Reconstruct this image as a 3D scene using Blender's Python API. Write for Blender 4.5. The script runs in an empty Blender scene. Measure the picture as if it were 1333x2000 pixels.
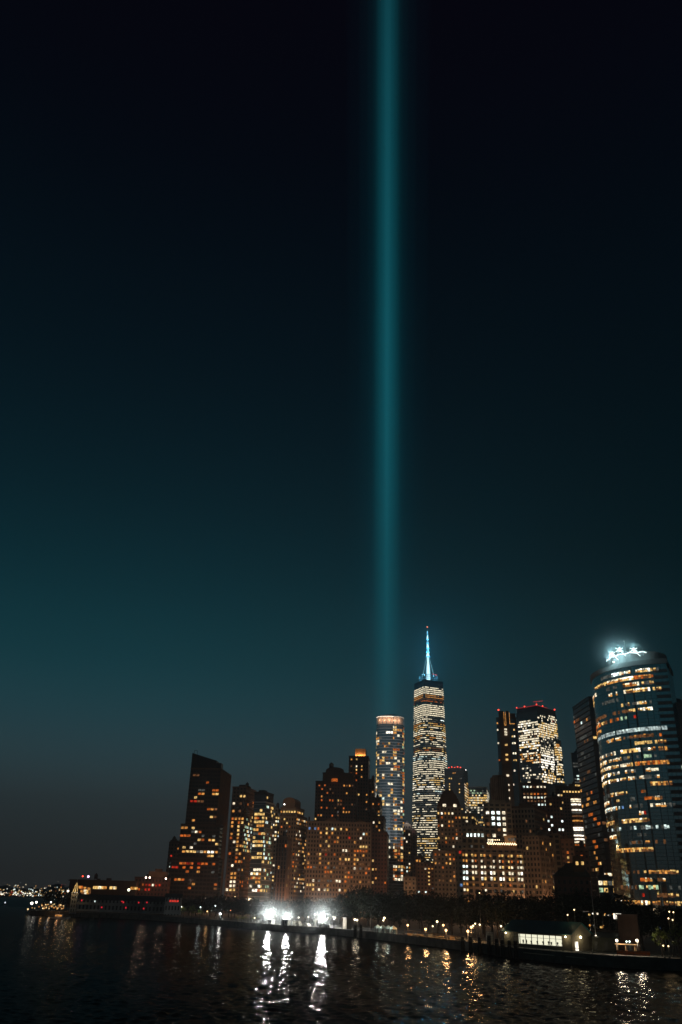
import bpy, bmesh, math, random
from mathutils import Vector, Matrix
random.seed(7)
sc = bpy.context.scene
COL = sc.collection
R_ = math.radians

# ------------------------------------------------------------------ camera
FP = 1580.0                                   # focal length in pixels of the 1333 x 2000 photograph
PITCH, ROLL, CAMH = R_(25.83), R_(1.7), 12.0
CAMP = Vector((0, 0, CAMH))
FW = Vector((0, math.cos(PITCH), math.sin(PITCH)))
U0 = Vector((0, -math.sin(PITCH), math.cos(PITCH)))
RT = math.cos(ROLL) * Vector((1, 0, 0)) + math.sin(ROLL) * U0
UP = -math.sin(ROLL) * Vector((1, 0, 0)) + math.cos(ROLL) * U0
cam = bpy.data.cameras.new('camera'); camo = bpy.data.objects.new('camera', cam); COL.objects.link(camo)
m = Matrix((RT, UP, -FW)).transposed().to_4x4(); m.translation = CAMP
camo.matrix_world = m
cam.sensor_fit = 'VERTICAL'; cam.sensor_height = 36; cam.sensor_width = 24
cam.lens = FP / 2000 * 36
cam.clip_start = 0.5; cam.clip_end = 60000
sc.camera = camo

# ------------------------------------------------------------------ world, exposure
sc.view_settings.view_transform = 'Standard'; sc.view_settings.look = 'None'
sc.view_settings.exposure = 0; sc.view_settings.gamma = 1
w = bpy.data.worlds.new('World'); sc.world = w; w.use_nodes = True
nt = w.node_tree; nt.nodes.clear()
def N(t, **k):
    n = nt.nodes.new(t)
    for a, b in k.items(): setattr(n, a, b)
    return n
def L(a, b): nt.links.new(a, b)
tc = N('ShaderNodeTexCoord'); sp = N('ShaderNodeSeparateXYZ'); L(tc.outputs['Generated'], sp.inputs[0])
asn = N('ShaderNodeMath', operation='ARCSINE'); L(sp.outputs['Z'], asn.inputs[0])
mr = N('ShaderNodeMapRange'); mr.inputs['From Min'].default_value = 0; mr.inputs['From Max'].default_value = R_(60)
L(asn.outputs[0], mr.inputs['Value'])
def s2l(c): return tuple(((v / 255) / 12.92 if v / 255 <= .04045 else ((v / 255 + .055) / 1.055) ** 2.4) for v in c)
ramp = N('ShaderNodeValToRGB'); cr = ramp.color_ramp; cr.interpolation = 'B_SPLINE'
SKY = [(0.0, (42, 41, 40)), (2, (43, 44, 44)), (5.5, (50, 59, 61)), (8.0, (47, 68, 74)), (11, (34, 67, 75)), (14.5, (19, 60, 68)), (20, (11, 44, 52)), (26, (8, 31, 39)),
       (33, (5, 20, 28)), (39.7, (4, 14, 22)), (46, (3, 8, 16)), (52, (4, 5, 13)), (58, (5, 4, 12))]
cr.elements[0].position = 0; cr.elements[0].color = (*s2l(SKY[0][1]), 1)
cr.elements[1].position = 58 / 60; cr.elements[1].color = (*s2l(SKY[-1][1]), 1)
for e, c in SKY[1:-1]:
    k = cr.elements.new(e / 60); k.color = (*s2l(c), 1)
L(mr.outputs[0], ramp.inputs[0])
az = N('ShaderNodeMath', operation='ARCTAN2'); L(sp.outputs['X'], az.inputs[0]); L(sp.outputs['Y'], az.inputs[1])
ma = N('ShaderNodeMapRange', interpolation_type='SMOOTHSTEP')      # the dusk glow sits to the left (west), night to the right
ma.inputs['From Min'].default_value = R_(-16); ma.inputs['From Max'].default_value = R_(30)
ma.inputs['To Min'].default_value = 1.0; ma.inputs['To Max'].default_value = 0.36
L(az.outputs[0], ma.inputs['Value'])
hv = N('ShaderNodeMapRange'); hv.inputs['From Min'].default_value = R_(22); hv.inputs['From Max'].default_value = R_(52); L(asn.outputs[0], hv.inputs['Value'])
hi = N('ShaderNodeMix'); hi.inputs[3].default_value = 1.0; L(hv.outputs[0], hi.inputs[0]); L(ma.outputs[0], hi.inputs[2])     # overhead the night is even
bg = N('ShaderNodeBackground'); L(ramp.outputs[0], bg.inputs['Color']); L(hi.outputs[0], bg.inputs['Strength'])
out = N('ShaderNodeOutputWorld'); L(bg.outputs[0], out.inputs['Surface'])

cy = sc.cycles
cy.use_denoising = True
try: cy.denoiser = 'OPENIMAGEDENOISE'; cy.denoising_input_passes = 'RGB_ALBEDO_NORMAL'
except Exception: pass
cy.max_bounces = 5; cy.diffuse_bounces = 1; cy.glossy_bounces = 3; cy.volume_bounces = 0; cy.transmission_bounces = 3
cy.sample_clamp_indirect = 4; cy.caustics_reflective = False; cy.caustics_refractive = False
cy.use_adaptive_sampling = False
cy.volume_step_rate = 4.0; cy.volume_max_steps = 64

# ------------------------------------------------------------------ projection helpers (photo bearing + real distance -> world)
def ray(px, py): return FP * FW + (px - 666.5) * RT + (1000 - py) * UP
def P(px, py, D):
    d = ray(px, py); return CAMP + d * (D / math.hypot(d.x, d.y))
def G(px, py, z=0.0):
    d = ray(px, py); return CAMP + d * ((z - CAMH) / d.z)
def proj(p):
    v = Vector(p) - CAMP; f = v.dot(FW)
    return 666.5 + FP * v.dot(RT) / f, 1000 - FP * v.dot(UP) / f
def ground(px, D, z=0.0):                       # the point at height z whose picture column is px, D metres away
    lo, hi = 1000, 2600
    for _ in range(40):
        mid = (lo + hi) / 2
        if P(px, mid, D).z > z: lo = mid
        else: hi = mid
    return P(px, lo, D)
def solve(p0, u, px, most=200):
    s = 1 if proj(p0 + Vector((u[0], u[1], 0)) * 1)[0] > proj(p0)[0] else -1
    lo, hi = 0, most
    for _ in range(40):
        mid = (lo + hi) / 2
        x = proj(p0 + Vector((u[0], u[1], 0)) * mid)[0]
        if (x - px) * s < 0: lo = mid
        else: hi = mid
    return lo

# ------------------------------------------------------------------ object helpers
def empty(name, loc, label=None, cat=None, group=None, rz=0):
    o = bpy.data.objects.new(name, None); COL.objects.link(o); o.location = loc; o.rotation_euler = (0, 0, rz)
    o.empty_display_size = .5
    tag(o, label, cat, group); return o
def tag(o, label=None, cat=None, group=None, kind=None):
    if label: o['label'] = label
    if cat: o['category'] = cat
    if group: o['group'] = group
    if kind: o['kind'] = kind
    return o
class MB:
    def __init__(s): s.v = []; s.f = []; s.m = []; s.sm = []
    def add(s, vs, fs, mi=0, smooth=False):
        b = len(s.v); s.v += [tuple(v) for v in vs]
        for f in fs: s.f.append([b + i for i in f]); s.m.append(mi); s.sm.append(smooth)
        return s
    def box(s, x0, y0, z0, x1, y1, z1, mi=0):
        return s.add([(x0,y0,z0),(x1,y0,z0),(x1,y1,z0),(x0,y1,z0),(x0,y0,z1),(x1,y0,z1),(x1,y1,z1),(x0,y1,z1)],
                     [(0,3,2,1),(4,5,6,7),(0,1,5,4),(1,2,6,5),(2,3,7,6),(3,0,4,7)], mi)
    def prism(s, poly, z0, z1, mi=0, top=None, poly1=None):
        n = len(poly); q = poly1 or poly
        s.add([(x, y, z0) for x, y in poly] + [(x, y, z1) for x, y in q], [(i, (i+1) % n, n+(i+1) % n, n+i) for i in range(n)], mi)
        s.add([(x, y, z1) for x, y in q], [tuple(range(n))], mi if top is None else top)
        return s
    def tube(s, a, b, r0, r1=None, n=6, mi=0, caps=True):
        a, b = Vector(a), Vector(b); r1 = r0 if r1 is None else r1
        d = (b - a).normalized(); t = Vector((0,0,1)) if abs(d.z) < .9 else Vector((1,0,0))
        e = d.cross(t).normalized(); g = d.cross(e)
        vs = [a + (e * math.cos(2*math.pi*i/n) + g * math.sin(2*math.pi*i/n)) * r0 for i in range(n)] + \
             [b + (e * math.cos(2*math.pi*i/n) + g * math.sin(2*math.pi*i/n)) * r1 for i in range(n)]
        fs = [(i, (i+1) % n, n+(i+1) % n, n+i) for i in range(n)]
        if caps: fs += [tuple(range(n-1, -1, -1)), tuple(range(n, 2*n))]
        return s.add(vs, fs, mi, True)
    def ball(s, c, r, mi=0, n=8, k=5, sz=1):
        vs = [(c[0], c[1], c[2] + r*sz)]; fs = []
        for j in range(1, k):
            t = math.pi * j / k
            for i in range(n):
                a = 2*math.pi*i/n; vs.append((c[0]+r*math.sin(t)*math.cos(a), c[1]+r*math.sin(t)*math.sin(a), c[2]+r*sz*math.cos(t)))
        vs.append((c[0], c[1], c[2] - r*sz)); e = len(vs) - 1
        for i in range(n):
            fs.append((0, 1+i, 1+(i+1) % n)); fs.append((e, e-n+(i+1) % n, e-n+i))
            for j in range(k-2):
                b = 1+j*n; fs.append((b+i, b+n+i, b+n+(i+1) % n, b+(i+1) % n))
        return s.add(vs, fs, mi, True)
    def build(s, name, mats, parent=None, loc=(0,0,0), rz=0):
        me = bpy.data.meshes.new(name); me.from_pydata(s.v, [], s.f)
        for m_ in (mats if isinstance(mats, (list, tuple)) else [mats]): me.materials.append(m_)
        me.polygons.foreach_set('material_index', s.m); me.polygons.foreach_set('use_smooth', s.sm); me.update()
        o = bpy.data.objects.new(name, me); COL.objects.link(o)
        o.parent = parent; o.location = loc; o.rotation_euler = (0, 0, rz); return o
def copy_tree(o, parent=None):
    c = o.copy(); COL.objects.link(c)
    if parent is not None: c.parent = parent
    for ch in o.children: copy_tree(ch, c)
    return c

# ------------------------------------------------------------------ materials
def mat(name, col, rough=.8, metal=0, spec=.3, noise=0, nscale=1.0, emit=None, estr=0):
    m_ = bpy.data.materials.new(name); m_.use_nodes = True; t = m_.node_tree; b = t.nodes['Principled BSDF']
    b.inputs['Base Color'].default_value = (*col, 1); b.inputs['Roughness'].default_value = rough
    b.inputs['Metallic'].default_value = metal; b.inputs['Specular IOR Level'].default_value = spec
    if noise:
        c = t.nodes.new('ShaderNodeTexCoord'); n = t.nodes.new('ShaderNodeTexNoise'); n.inputs['Scale'].default_value = nscale
        n.inputs['Detail'].default_value = 4
        t.links.new(c.outputs['Object'], n.inputs['Vector'])
        r = t.nodes.new('ShaderNodeMapRange'); r.inputs['To Min'].default_value = 1 - noise; r.inputs['To Max'].default_value = 1 + noise
        r.inputs['From Min'].default_value = .3; r.inputs['From Max'].default_value = .7
        t.links.new(n.outputs[0], r.inputs['Value'])
        x = t.nodes.new('ShaderNodeVectorMath'); x.operation = 'SCALE'; x.inputs[0].default_value = col
        t.links.new(r.outputs[0], x.inputs['Scale']); t.links.new(x.outputs[0], b.inputs['Base Color'])
    if emit: b.inputs['Emission Color'].default_value = (*emit, 1); b.inputs['Emission Strength'].default_value = estr
    return m_
def lamp_mat(name, col, s, sample='NONE'):
    m_ = bpy.data.materials.new(name); m_.use_nodes = True; t = m_.node_tree; t.nodes.clear()
    e = t.nodes.new('ShaderNodeEmission'); e.inputs[0].default_value = (*col, 1); e.inputs[1].default_value = s
    o = t.nodes.new('ShaderNodeOutputMaterial'); t.links.new(e.outputs[0], o.inputs[0])
    m_.cycles.emission_sampling = sample; return m_
def win_mat(name, col, s, var=.75, scale=.55):
    """a lit room behind glass: lamps and curtains make it uneven"""
    m_ = bpy.data.materials.new(name); m_.use_nodes = True; t = m_.node_tree; t.nodes.clear()
    g = t.nodes.new('ShaderNodeNewGeometry'); n = t.nodes.new('ShaderNodeTexNoise'); n.inputs['Scale'].default_value = scale
    n.inputs['Detail'].default_value = 2
    t.links.new(g.outputs['Position'], n.inputs['Vector'])
    r = t.nodes.new('ShaderNodeMapRange'); r.inputs['From Min'].default_value = .32; r.inputs['From Max'].default_value = .68
    r.inputs['To Min'].default_value = s * (1 - var); r.inputs['To Max'].default_value = s * (1 + var)
    t.links.new(n.outputs[0], r.inputs['Value'])
    e = t.nodes.new('ShaderNodeEmission'); e.inputs[0].default_value = (*col, 1); t.links.new(r.outputs[0], e.inputs[1])
    o = t.nodes.new('ShaderNodeOutputMaterial'); t.links.new(e.outputs[0], o.inputs[0])
    m_.cycles.emission_sampling = 'NONE'; return m_
WM = {
 'w': win_mat('window_light_warm_white', (1, .86, .60), 1.1), 'y': win_mat('window_light_yellow', (1, .62, .2), .85),
 'a': win_mat('window_light_amber', (1, .42, .09), .6), 'o': win_mat('window_light_orange', (1, .22, .03), .45),
 'r': win_mat('window_light_red', (1, .05, .02), .35), 'c': win_mat('window_light_cool', (.82, 1, .92), 1.0),
 'g': win_mat('window_light_green', (.7, 1, .62), .5), 'd': win_mat('window_light_dim', (1, .42, .16), .12),
 'k': win_mat('window_light_faint', (.6, .62, .55), .10), 'b': win_mat('window_light_blue', (.25, .5, 1), .4),
 's': win_mat('window_light_soft_white', (.8, .97, .95), .42), 'W': win_mat('window_light_bright', (1, .92, .76), 1.7), 'C': win_mat('window_light_bright_cool', (.85, 1, .95), 1.7)}
def facade(name, wall, glass, bay, fl, wf=.55, hf=.55, grough=.15, gmetal=0.0, noise=.25, wrough=.85):
    """masonry (or spandrel) with a grid of dark window glass in metres: s runs along the wall, z up"""
    m_ = bpy.data.materials.new(name); m_.use_nodes = True; t = m_.node_tree; b = t.nodes['Principled BSDF']
    def M(op, a, c=None):
        n = t.nodes.new('ShaderNodeMath'); n.operation = op
        for i, v in enumerate((a, c)):
            if v is None: continue
            if isinstance(v, (int, float)): n.inputs[i].default_value = v
            else: t.links.new(v, n.inputs[i])
        return n.outputs[0]
    c = t.nodes.new('ShaderNodeTexCoord'); s = t.nodes.new('ShaderNodeSeparateXYZ'); t.links.new(c.outputs['Object'], s.inputs[0])
    u = M('ADD', s.outputs['X'], s.outputs['Y'])
    fu = M('FRACT', M('DIVIDE', M('ADD', u, 4000 * bay), bay)); fz = M('FRACT', M('DIVIDE', M('ADD', s.outputs['Z'], 100 * fl), fl))
    mu = M('LESS_THAN', M('ABSOLUTE', M('SUBTRACT', fu, .5)), wf / 2); mz = M('LESS_THAN', M('ABSOLUTE', M('SUBTRACT', fz, .5)), hf / 2)
    k = M('MULTIPLY', mu, mz)
    nz = t.nodes.new('ShaderNodeTexNoise'); nz.inputs['Scale'].default_value = .15; nz.inputs['Detail'].default_value = 5
    t.links.new(c.outputs['Object'], nz.inputs['Vector'])
    r = t.nodes.new('ShaderNodeMapRange'); r.inputs['From Min'].default_value = .3; r.inputs['From Max'].default_value = .7
    r.inputs['To Min'].default_value = 1 - noise; r.inputs['To Max'].default_value = 1 + noise; t.links.new(nz.outputs[0], r.inputs['Value'])
    x = t.nodes.new('ShaderNodeVectorMath'); x.operation = 'SCALE'; x.inputs[0].default_value = wall; t.links.new(r.outputs[0], x.inputs['Scale'])
    mix = t.nodes.new('ShaderNodeMix'); mix.data_type = 'RGBA'; t.links.new(k, mix.inputs['Factor'])
    t.links.new(x.outputs[0], mix.inputs[6]); mix.inputs[7].default_value = (*glass, 1)
    t.links.new(mix.outputs[2], b.inputs['Base Color'])
    rr = t.nodes.new('ShaderNodeMapRange'); rr.inputs['To Min'].default_value = wrough; rr.inputs['To Max'].default_value = grough
    t.links.new(k, rr.inputs['Value']); t.links.new(rr.outputs[0], b.inputs['Roughness'])
    if gmetal:
        t.links.new(M('MULTIPLY', k, gmetal), b.inputs['Metallic'])
    return m_
DARKROOF = mat('roof_felt', (.03, .03, .035), .9)
STEEL = mat('dark_steel', (.06, .065, .07), .5, .6)
REDL = lamp_mat('red_obstruction_light', (1, .06, .03), 4)
WHL = lamp_mat('white_roof_light', (1, .95, .85), 8)
UNIT = {}
def unit(code):
    if code not in UNIT:
        b = MB().box(-.5, -.5, -.5, .5, .5, .5); o = b.build('window', WM[code]); UNIT[code] = o.data; bpy.data.objects.remove(o)
    return UNIT[code]
def put_windows(root, qs, most=100, name='window'):
    """qs: (centre in world, angle of the wall, width, height, light code); the largest become parts, the rest one stuff part"""
    rl = root.location
    qs = sorted(qs, key=lambda q: -q[2] * q[3] * (2 if q[4] in 'wWcCya' else 1))
    for c, a, ww, hh, code in qs[:most]:
        o = bpy.data.objects.new(name, unit(code)); COL.objects.link(o); o.parent = root
        o.location = Vector(c) - rl; o.rotation_euler = (0, 0, a); o.scale = (ww, .24, hh)
    if len(qs) > most:
        b = MB(); codes = sorted({q[4] for q in qs[most:]})
        for c, a, ww, hh, code in qs[most:]:
            c = Vector(c) - rl; u = Vector((math.cos(a), math.sin(a), 0)) * ww / 2; n = Vector((-math.sin(a), math.cos(a), 0)) * .12; z = Vector((0, 0, hh / 2))
            vs = [c-u-n-z, c+u-n-z, c+u+n-z, c-u+n-z, c-u-n+z, c+u-n+z, c+u+n+z, c-u+n+z]
            b.add(vs, [(0,3,2,1),(4,5,6,7),(0,1,5,4),(1,2,6,5),(2,3,7,6),(3,0,4,7)], codes.index(code))
        o = b.build(name, [WM[x] for x in codes], root); o['kind'] = 'stuff'
def cells(p0, u, length, z0, z1, bay, fl):
    out = []; a = math.atan2(u[1], u[0])
    for k in range(int((z1 - z0) / fl)):
        for i in range(int(length / bay + .2)):
            c = Vector((p0.x + u[0] * (i + .5) * bay, p0.y + u[1] * (i + .5) * bay, z0 + (k + .5) * fl))
            out.append((i, k, c, a, proj(c)))
    return out
def pick(cs, spec, bay, fl, wf, hf, rnd):
    """spec rows: ('z', y0, y1, density, palette[, x0, x1]) random in a zone; (x0, x1, y, code) a lit run seen in the photo"""
    lit = {}
    rowf = {}
    for i, k, c, a, (x, y) in cs:
        for s in spec:
            if s[0] == 'z':
                if s[1] <= y < s[2] and (len(s) < 7 or s[5] <= x < s[6]):
                    f = rowf.setdefault((k, id(s)), rnd.choice((.35, .7, 1, 1.3, 1.9)))
                    if rnd.random() < s[3] * f: lit[(i, k)] = (c, a, rnd.choice(s[4]))
    for s in spec:
        if s[0] == 'z' or not cs: continue
        x0, x1, y, code = s; best = {}
        for i, k, c, a, (x, yy) in cs:
            if i not in best or abs(yy - y) < abs(best[i][0] - y): best[i] = (yy, k, c, a, x)
        n = 0
        for i, (yy, k, c, a, x) in best.items():
            if x0 <= x <= x1 and abs(yy - y) < 9:
                lit[(i, k)] = (c, a, rnd.choice(code)); n += 1
        if not n:
            i, (yy, k, c, a, x) = min(best.items(), key=lambda t_: abs(t_[1][4] - (x0 + x1) / 2))
            if abs(yy - y) < 9 and abs(x - (x0 + x1) / 2) < 12: lit[(i, k)] = (c, a, rnd.choice(code))
    return [(c, a, bay * wf, fl * hf, code) for c, a, code in lit.values()]
def block(root, M, D, Lx, Rx, a, fm, plain, bay, fl, wf, hf, z0=3.0, win_l=(), win_r=(), dep=25, ribs=None, ledges=None,
          cap=1.2, seed=0, name='wall', wins=None, roof=True):
    """one box of a building. M: photo pixel of its nearest top corner, D: its distance, Lx/Rx: columns of the far ends of the two walls seen"""
    rnd = random.Random(int(M[0] * 31 + M[1]) + seed); R2 = random.Random(int(M[0] * 17 + M[1]))
    a = R_(a); p0 = P(M[0], M[1], D); zt = p0.z
    ur, ul = (math.cos(a), math.sin(a)), (-math.sin(a), math.cos(a))
    W = solve(p0, ur, Rx) if Rx > M[0] + .5 else dep
    E = solve(p0, ul, Lx) if Lx < M[0] - .5 else dep
    W = max(4, min(W, 140)); E = max(4, min(E, 140)); h = zt - z0
    b = MB().prism([(0, 0), (W, 0), (W, E), (0, E)], 0, h, 0, 1)
    if ribs:
        n, dd, ww = ribs
        for i in range(0, int(W / bay + .2) + 1, n): b.box(i*bay - ww/2, -dd, 0, i*bay + ww/2, .01, h, 1)
        for i in range(0, int(E / bay + .2) + 1, n): b.box(-dd, i*bay - ww/2, 0, .01, i*bay + ww/2, h, 1)
    if ledges:
        n, dd, hh = ledges
        for k in range(n, int(h / fl) + 1, n): b.box(-dd, -dd, k*fl - hh/2, W + dd, E + dd, k*fl + hh/2, 1)
    base = Vector((p0.x, p0.y, z0))
    if root is None: raise ValueError
    loc = base - root.location
    b.build(name, [fm, plain], root, loc, a)
    if roof:
        c = MB(); t = .5; o = .25
        c.box(-o, -o, h, W+o, t, h+cap); c.box(-o, E-t, h, W+o, E+o, h+cap); c.box(-o, t, h, t, E-t, h+cap); c.box(W-t, t, h, W+o, E-t, h+cap)
        c.build('parapet', plain, root, loc, a)
    if roof and z0 == 3.0:
        rnd_, rnd = rnd, R2
        for _ in range(rnd.choice((1, 2, 3))):
            x, y = rnd.uniform(.12, .7) * W, rnd.uniform(.12, .7) * E; MB().box(x, y, h, x + rnd.uniform(1.5, 4), y + rnd.uniform(1.5, 4), h + rnd.uniform(1.8, 3.6)).build('roof_plant', plain, root, loc, a)
        x, y = W * .4, E * rnd.uniform(.2, .8)
        if rnd.random() < .5:
            c = MB(); c.tube((x, y, h + 2), (x, y, h + 5), 1.5, 1.5, 10); c.tube((x, y, h + 5), (x, y, h + 6.4), 1.6, .2, 10)
            for q in (-1, 1):
                for q2 in (-1, 1): c.tube((x + q, y + q2, h), (x + q, y + q2, h + 2), .12, n=4)
            c.build('water_tank', DARKROOF, root, loc, a)
        else: MB().tube((x, y, h), (x, y, h + rnd.uniform(5, 9)), .14, .06, 5).build('roof_mast', STEEL, root, loc, a)
        rnd = rnd_
    eps = .1 if not ribs else .08
    if wins is None: wins = []
    pr = Vector((p0.x + eps * math.sin(a) , p0.y - eps * math.cos(a), 0)); pl = Vector((p0.x - eps * math.cos(a), p0.y - eps * math.sin(a), 0))
    if win_r: wins += pick(cells(pr, ur, W, z0, zt - .5, bay, fl), win_r, bay, fl, wf, hf, rnd)
    if win_l: wins += pick(cells(pl, ul, E, z0, zt - .5, bay, fl), win_l, bay, fl, wf, hf, rnd)
    return dict(p0=p0, W=W, E=E, h=h, a=a, loc=loc, zt=zt, wins=wins)
def house(name, label, cat, px, D, group=None):
    p = ground(px, D, 3.0); return empty(name, p, label, cat, group)
def rbox(root, B, x0, y0, x1, y1, zh, m_, name='roof_house', z=0, wz=None):
    """a box on the roof of block B, in fractions of its width and depth"""
    b = MB().box(B['W']*x0, B['E']*y0, B['h'] + z, B['W']*x1, B['E']*y1, B['h'] + z + zh)
    return b.build(name, m_, root, B['loc'], B['a'])
def plight(parent, loc, col, e, rad=.3, name='lamp_light'):
    l = bpy.data.lights.new(name, 'POINT'); l.energy = e; l.color = col; l.shadow_soft_size = rad
    o = bpy.data.objects.new(name, l); COL.objects.link(o); o.parent = parent
    o.location = Vector(loc) - (parent.location if parent else Vector((0, 0, 0)))
    if parent and parent.rotation_euler.z: o.location = Matrix.Rotation(-parent.rotation_euler.z, 3, 'Z') @ o.location
    return o
WAVE, BEAM, HAZE, HAZEG = 1.0, .0021, .00011, .6
CITY, GLARE_DENS, SPOT5, WSLOPE, LAMPE, WREFL = .33, .009, 1500000, .15, .42, .29
# ------------------------------------------------------------------ water, land, shore
def tnode(t, ty, **k):
    n = t.nodes.new(ty)
    for a, b in k.items(): setattr(n, a, b)
    return n
wm = bpy.data.materials.new('harbour_water'); wm.use_nodes = True; t = wm.node_tree; b = t.nodes['Principled BSDF']
b.inputs['Base Color'].default_value = (.002, .003, .006, 1); b.inputs['Roughness'].default_value = .04; b.inputs['IOR'].default_value = 1.33
b.inputs['Specular IOR Level'].default_value = .35
c = tnode(t, 'ShaderNodeTexCoord'); prev = None
for sx, sy, dist, det in ((2.4, 3.6, .035 * WAVE, 3), (.7, 1.2, .05 * WAVE, 2)):
    mp = tnode(t, 'ShaderNodeMapping'); mp.inputs['Scale'].default_value = (sx, sy, 1); mp.inputs['Rotation'].default_value = (0, 0, R_(8))
    n = tnode(t, 'ShaderNodeTexNoise'); n.inputs['Scale'].default_value = 1; n.inputs['Detail'].default_value = det; n.inputs['Roughness'].default_value = .55
    n.inputs['Distortion'].default_value = .3
    t.links.new(c.outputs['Object'], mp.inputs['Vector']); t.links.new(mp.outputs[0], n.inputs['Vector'])
    bp = tnode(t, 'ShaderNodeBump'); bp.inputs['Strength'].default_value = 1.0; bp.inputs['Distance'].default_value = dist; bp.inputs['Filter Width'].default_value = .1
    t.links.new(n.outputs[0], bp.inputs['Height'])
    if prev: t.links.new(prev.outputs[0], bp.inputs['Normal'])
    prev = bp
t.links.new(prev.outputs[0], b.inputs['Normal']); b.inputs['Specular IOR Level'].default_value = 0
gl = tnode(t, 'ShaderNodeBsdfGlossy'); t.links.new(prev.outputs[0], gl.inputs['Normal'])
fr_n = tnode(t, 'ShaderNodeFresnel'); fr_n.inputs['IOR'].default_value = 1.33; t.links.new(prev.outputs[0], fr_n.inputs['Normal'])
fm = tnode(t, 'ShaderNodeMath', operation='MULTIPLY'); fm.inputs[1].default_value = WREFL; t.links.new(fr_n.outputs[0], fm.inputs[0])
sy_ = tnode(t, 'ShaderNodeSeparateXYZ'); t.links.new(c.outputs['Object'], sy_.inputs[0])     # far off the chop is too small to model: it roughens the sheet
rg = tnode(t, 'ShaderNodeMapRange'); rg.inputs['From Min'].default_value = 250; rg.inputs['From Max'].default_value = 1100; rg.inputs['To Min'].default_value = .05; rg.inputs['To Max'].default_value = .32
t.links.new(sy_.outputs['Y'], rg.inputs['Value']); t.links.new(rg.outputs[0], gl.inputs['Roughness'])
ms = tnode(t, 'ShaderNodeMixShader'); t.links.new(fm.outputs[0], ms.inputs[0]); t.links.new(b.outputs[0], ms.inputs[1]); t.links.new(gl.outputs[0], ms.inputs[2])
t.links.new(ms.outputs[0], t.nodes['Material Output'].inputs['Surface'])
import numpy as np
rs = np.random.RandomState(4); Y = [70.0]
while Y[-1] < 820: Y.append(Y[-1] + max(.28, Y[-1] * .003))
Y = np.array(Y); T = np.linspace(-.50, .50, 481); YY, TT = np.meshgrid(Y, T, indexing='ij'); XX = YY * TT; stepy = np.maximum(.28, YY * .003); H_ = np.zeros_like(XX)
NW = 90; lam = np.exp(rs.uniform(math.log(.7), math.log(3.6), NW)); lam.sort()
for l_ in lam:
    th = rs.normal(0, .95) + math.pi / 2 - .25; kx, ky = math.cos(th) * 2 * math.pi / l_, math.sin(th) * 2 * math.pi / l_
    st = WSLOPE * math.sqrt(2 / NW) * (.8 if l_ > 3.5 else 1.0)                  # slope of this wave train
    damp = np.clip((l_ / abs(math.sin(th)) / stepy - 2.2) / 2.5, 0, 1)
    H_ += st / (2 * math.pi / l_) * np.sin(kx * XX + ky * YY + rs.uniform(0, 6.28)) * damp
gust = 1 + .35 * np.sin(XX * .031 + 1 + YY * .012) * np.sin(YY * .023 + XX * .008) ; H_ *= gust
H_ = H_ + .2 * np.abs(H_) ** 1.5 - .03                                     # sharper crests, flatter troughs
nr, nc = XX.shape; vs = np.stack([XX, YY, H_], -1).reshape(-1, 3)
I = np.arange((nr - 1) * (nc - 1)); i0 = (I // (nc - 1)) * nc + I % (nc - 1)
fs = np.stack([i0, i0 + 1, i0 + nc + 1, i0 + nc], -1).tolist(); base_ = len(vs)
vs = vs.tolist() + [(-9000, -600, 0), (9000, -600, 0), (9000, 9000, 0), (-9000, 9000, 0)]
nl, nr_, fl_, fr_ = 0, nc - 1, (nr - 1) * nc, nr * nc - 1; A_, B_, C_, D_ = base_, base_ + 1, base_ + 2, base_ + 3
fs += [[A_, nl, fl_, D_], [fl_, fr_, C_, D_], [nr_, B_, C_, fr_], [A_, B_, nr_, nl]]
wme = bpy.data.meshes.new('water'); wme.from_pydata(vs, [], fs); wme.materials.append(wm); wme.polygons.foreach_set('use_smooth', [True] * len(fs)); wme.update()
wo = bpy.data.objects.new('water', wme); COL.objects.link(wo); tag(wo, kind='structure')

SHORE = [(-260, 2600), (-262, 1500), (-225, 900)] + [tuple(G(x, y).xy) for x, y in ((62, 1786), (135, 1791), (215, 1793), (290, 1797), (400, 1805), (480, 1813),
        (560, 1819), (640, 1825), (700, 1831), (760, 1838), (850, 1849), (905, 1856), (1000, 1871), (1100, 1882), (1200, 1890), (1333, 1897))] + [(140, 190), (420, 120)]
STONE = mat('seawall_granite', (.11, .10, .09), .9, noise=.35, nscale=.4)
PAVE = mat('promenade_paving', (.16, .15, .14), .85, noise=.2, nscale=.3)
LAND = mat('park_ground', (.045, .045, .04), .95, noise=.3, nscale=.05)
DECKZ = 2.2
gm = MB(); poly = SHORE + [(2600, 400), (2600, 3200)]
gm.add([(x, y, DECKZ - .02) for x, y in poly], [tuple(range(len(poly) - 1, -1, -1))])
tag(gm.build('ground', LAND), kind='structure')
def offset(i, d):
    p = Vector(SHORE[i]); a = Vector(SHORE[max(0, i-1)]); c_ = Vector(SHORE[min(len(SHORE)-1, i+1)])
    t_ = (c_ - a).normalized(); return p + Vector((-t_.y, t_.x)) * d
b = MB()
for i in range(3, len(SHORE) - 1):
    p, q = Vector(SHORE[i]), Vector(SHORE[i+1]); p2, q2 = offset(i, .8), offset(i+1, .8)
    b.add([(*p, -1), (*q, -1), (*q, DECKZ+.35), (*p, DECKZ+.35), (*p2, DECKZ+.35), (*q2, DECKZ+.35), (*p2, -1), (*q2, -1)], [(0,1,2,3), (3,2,5,4), (4,5,7,6)])
tag(b.build('seawall', STONE), 'long dark granite seawall holding the park shore above the harbour water', 'seawall')
b = MB()
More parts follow.
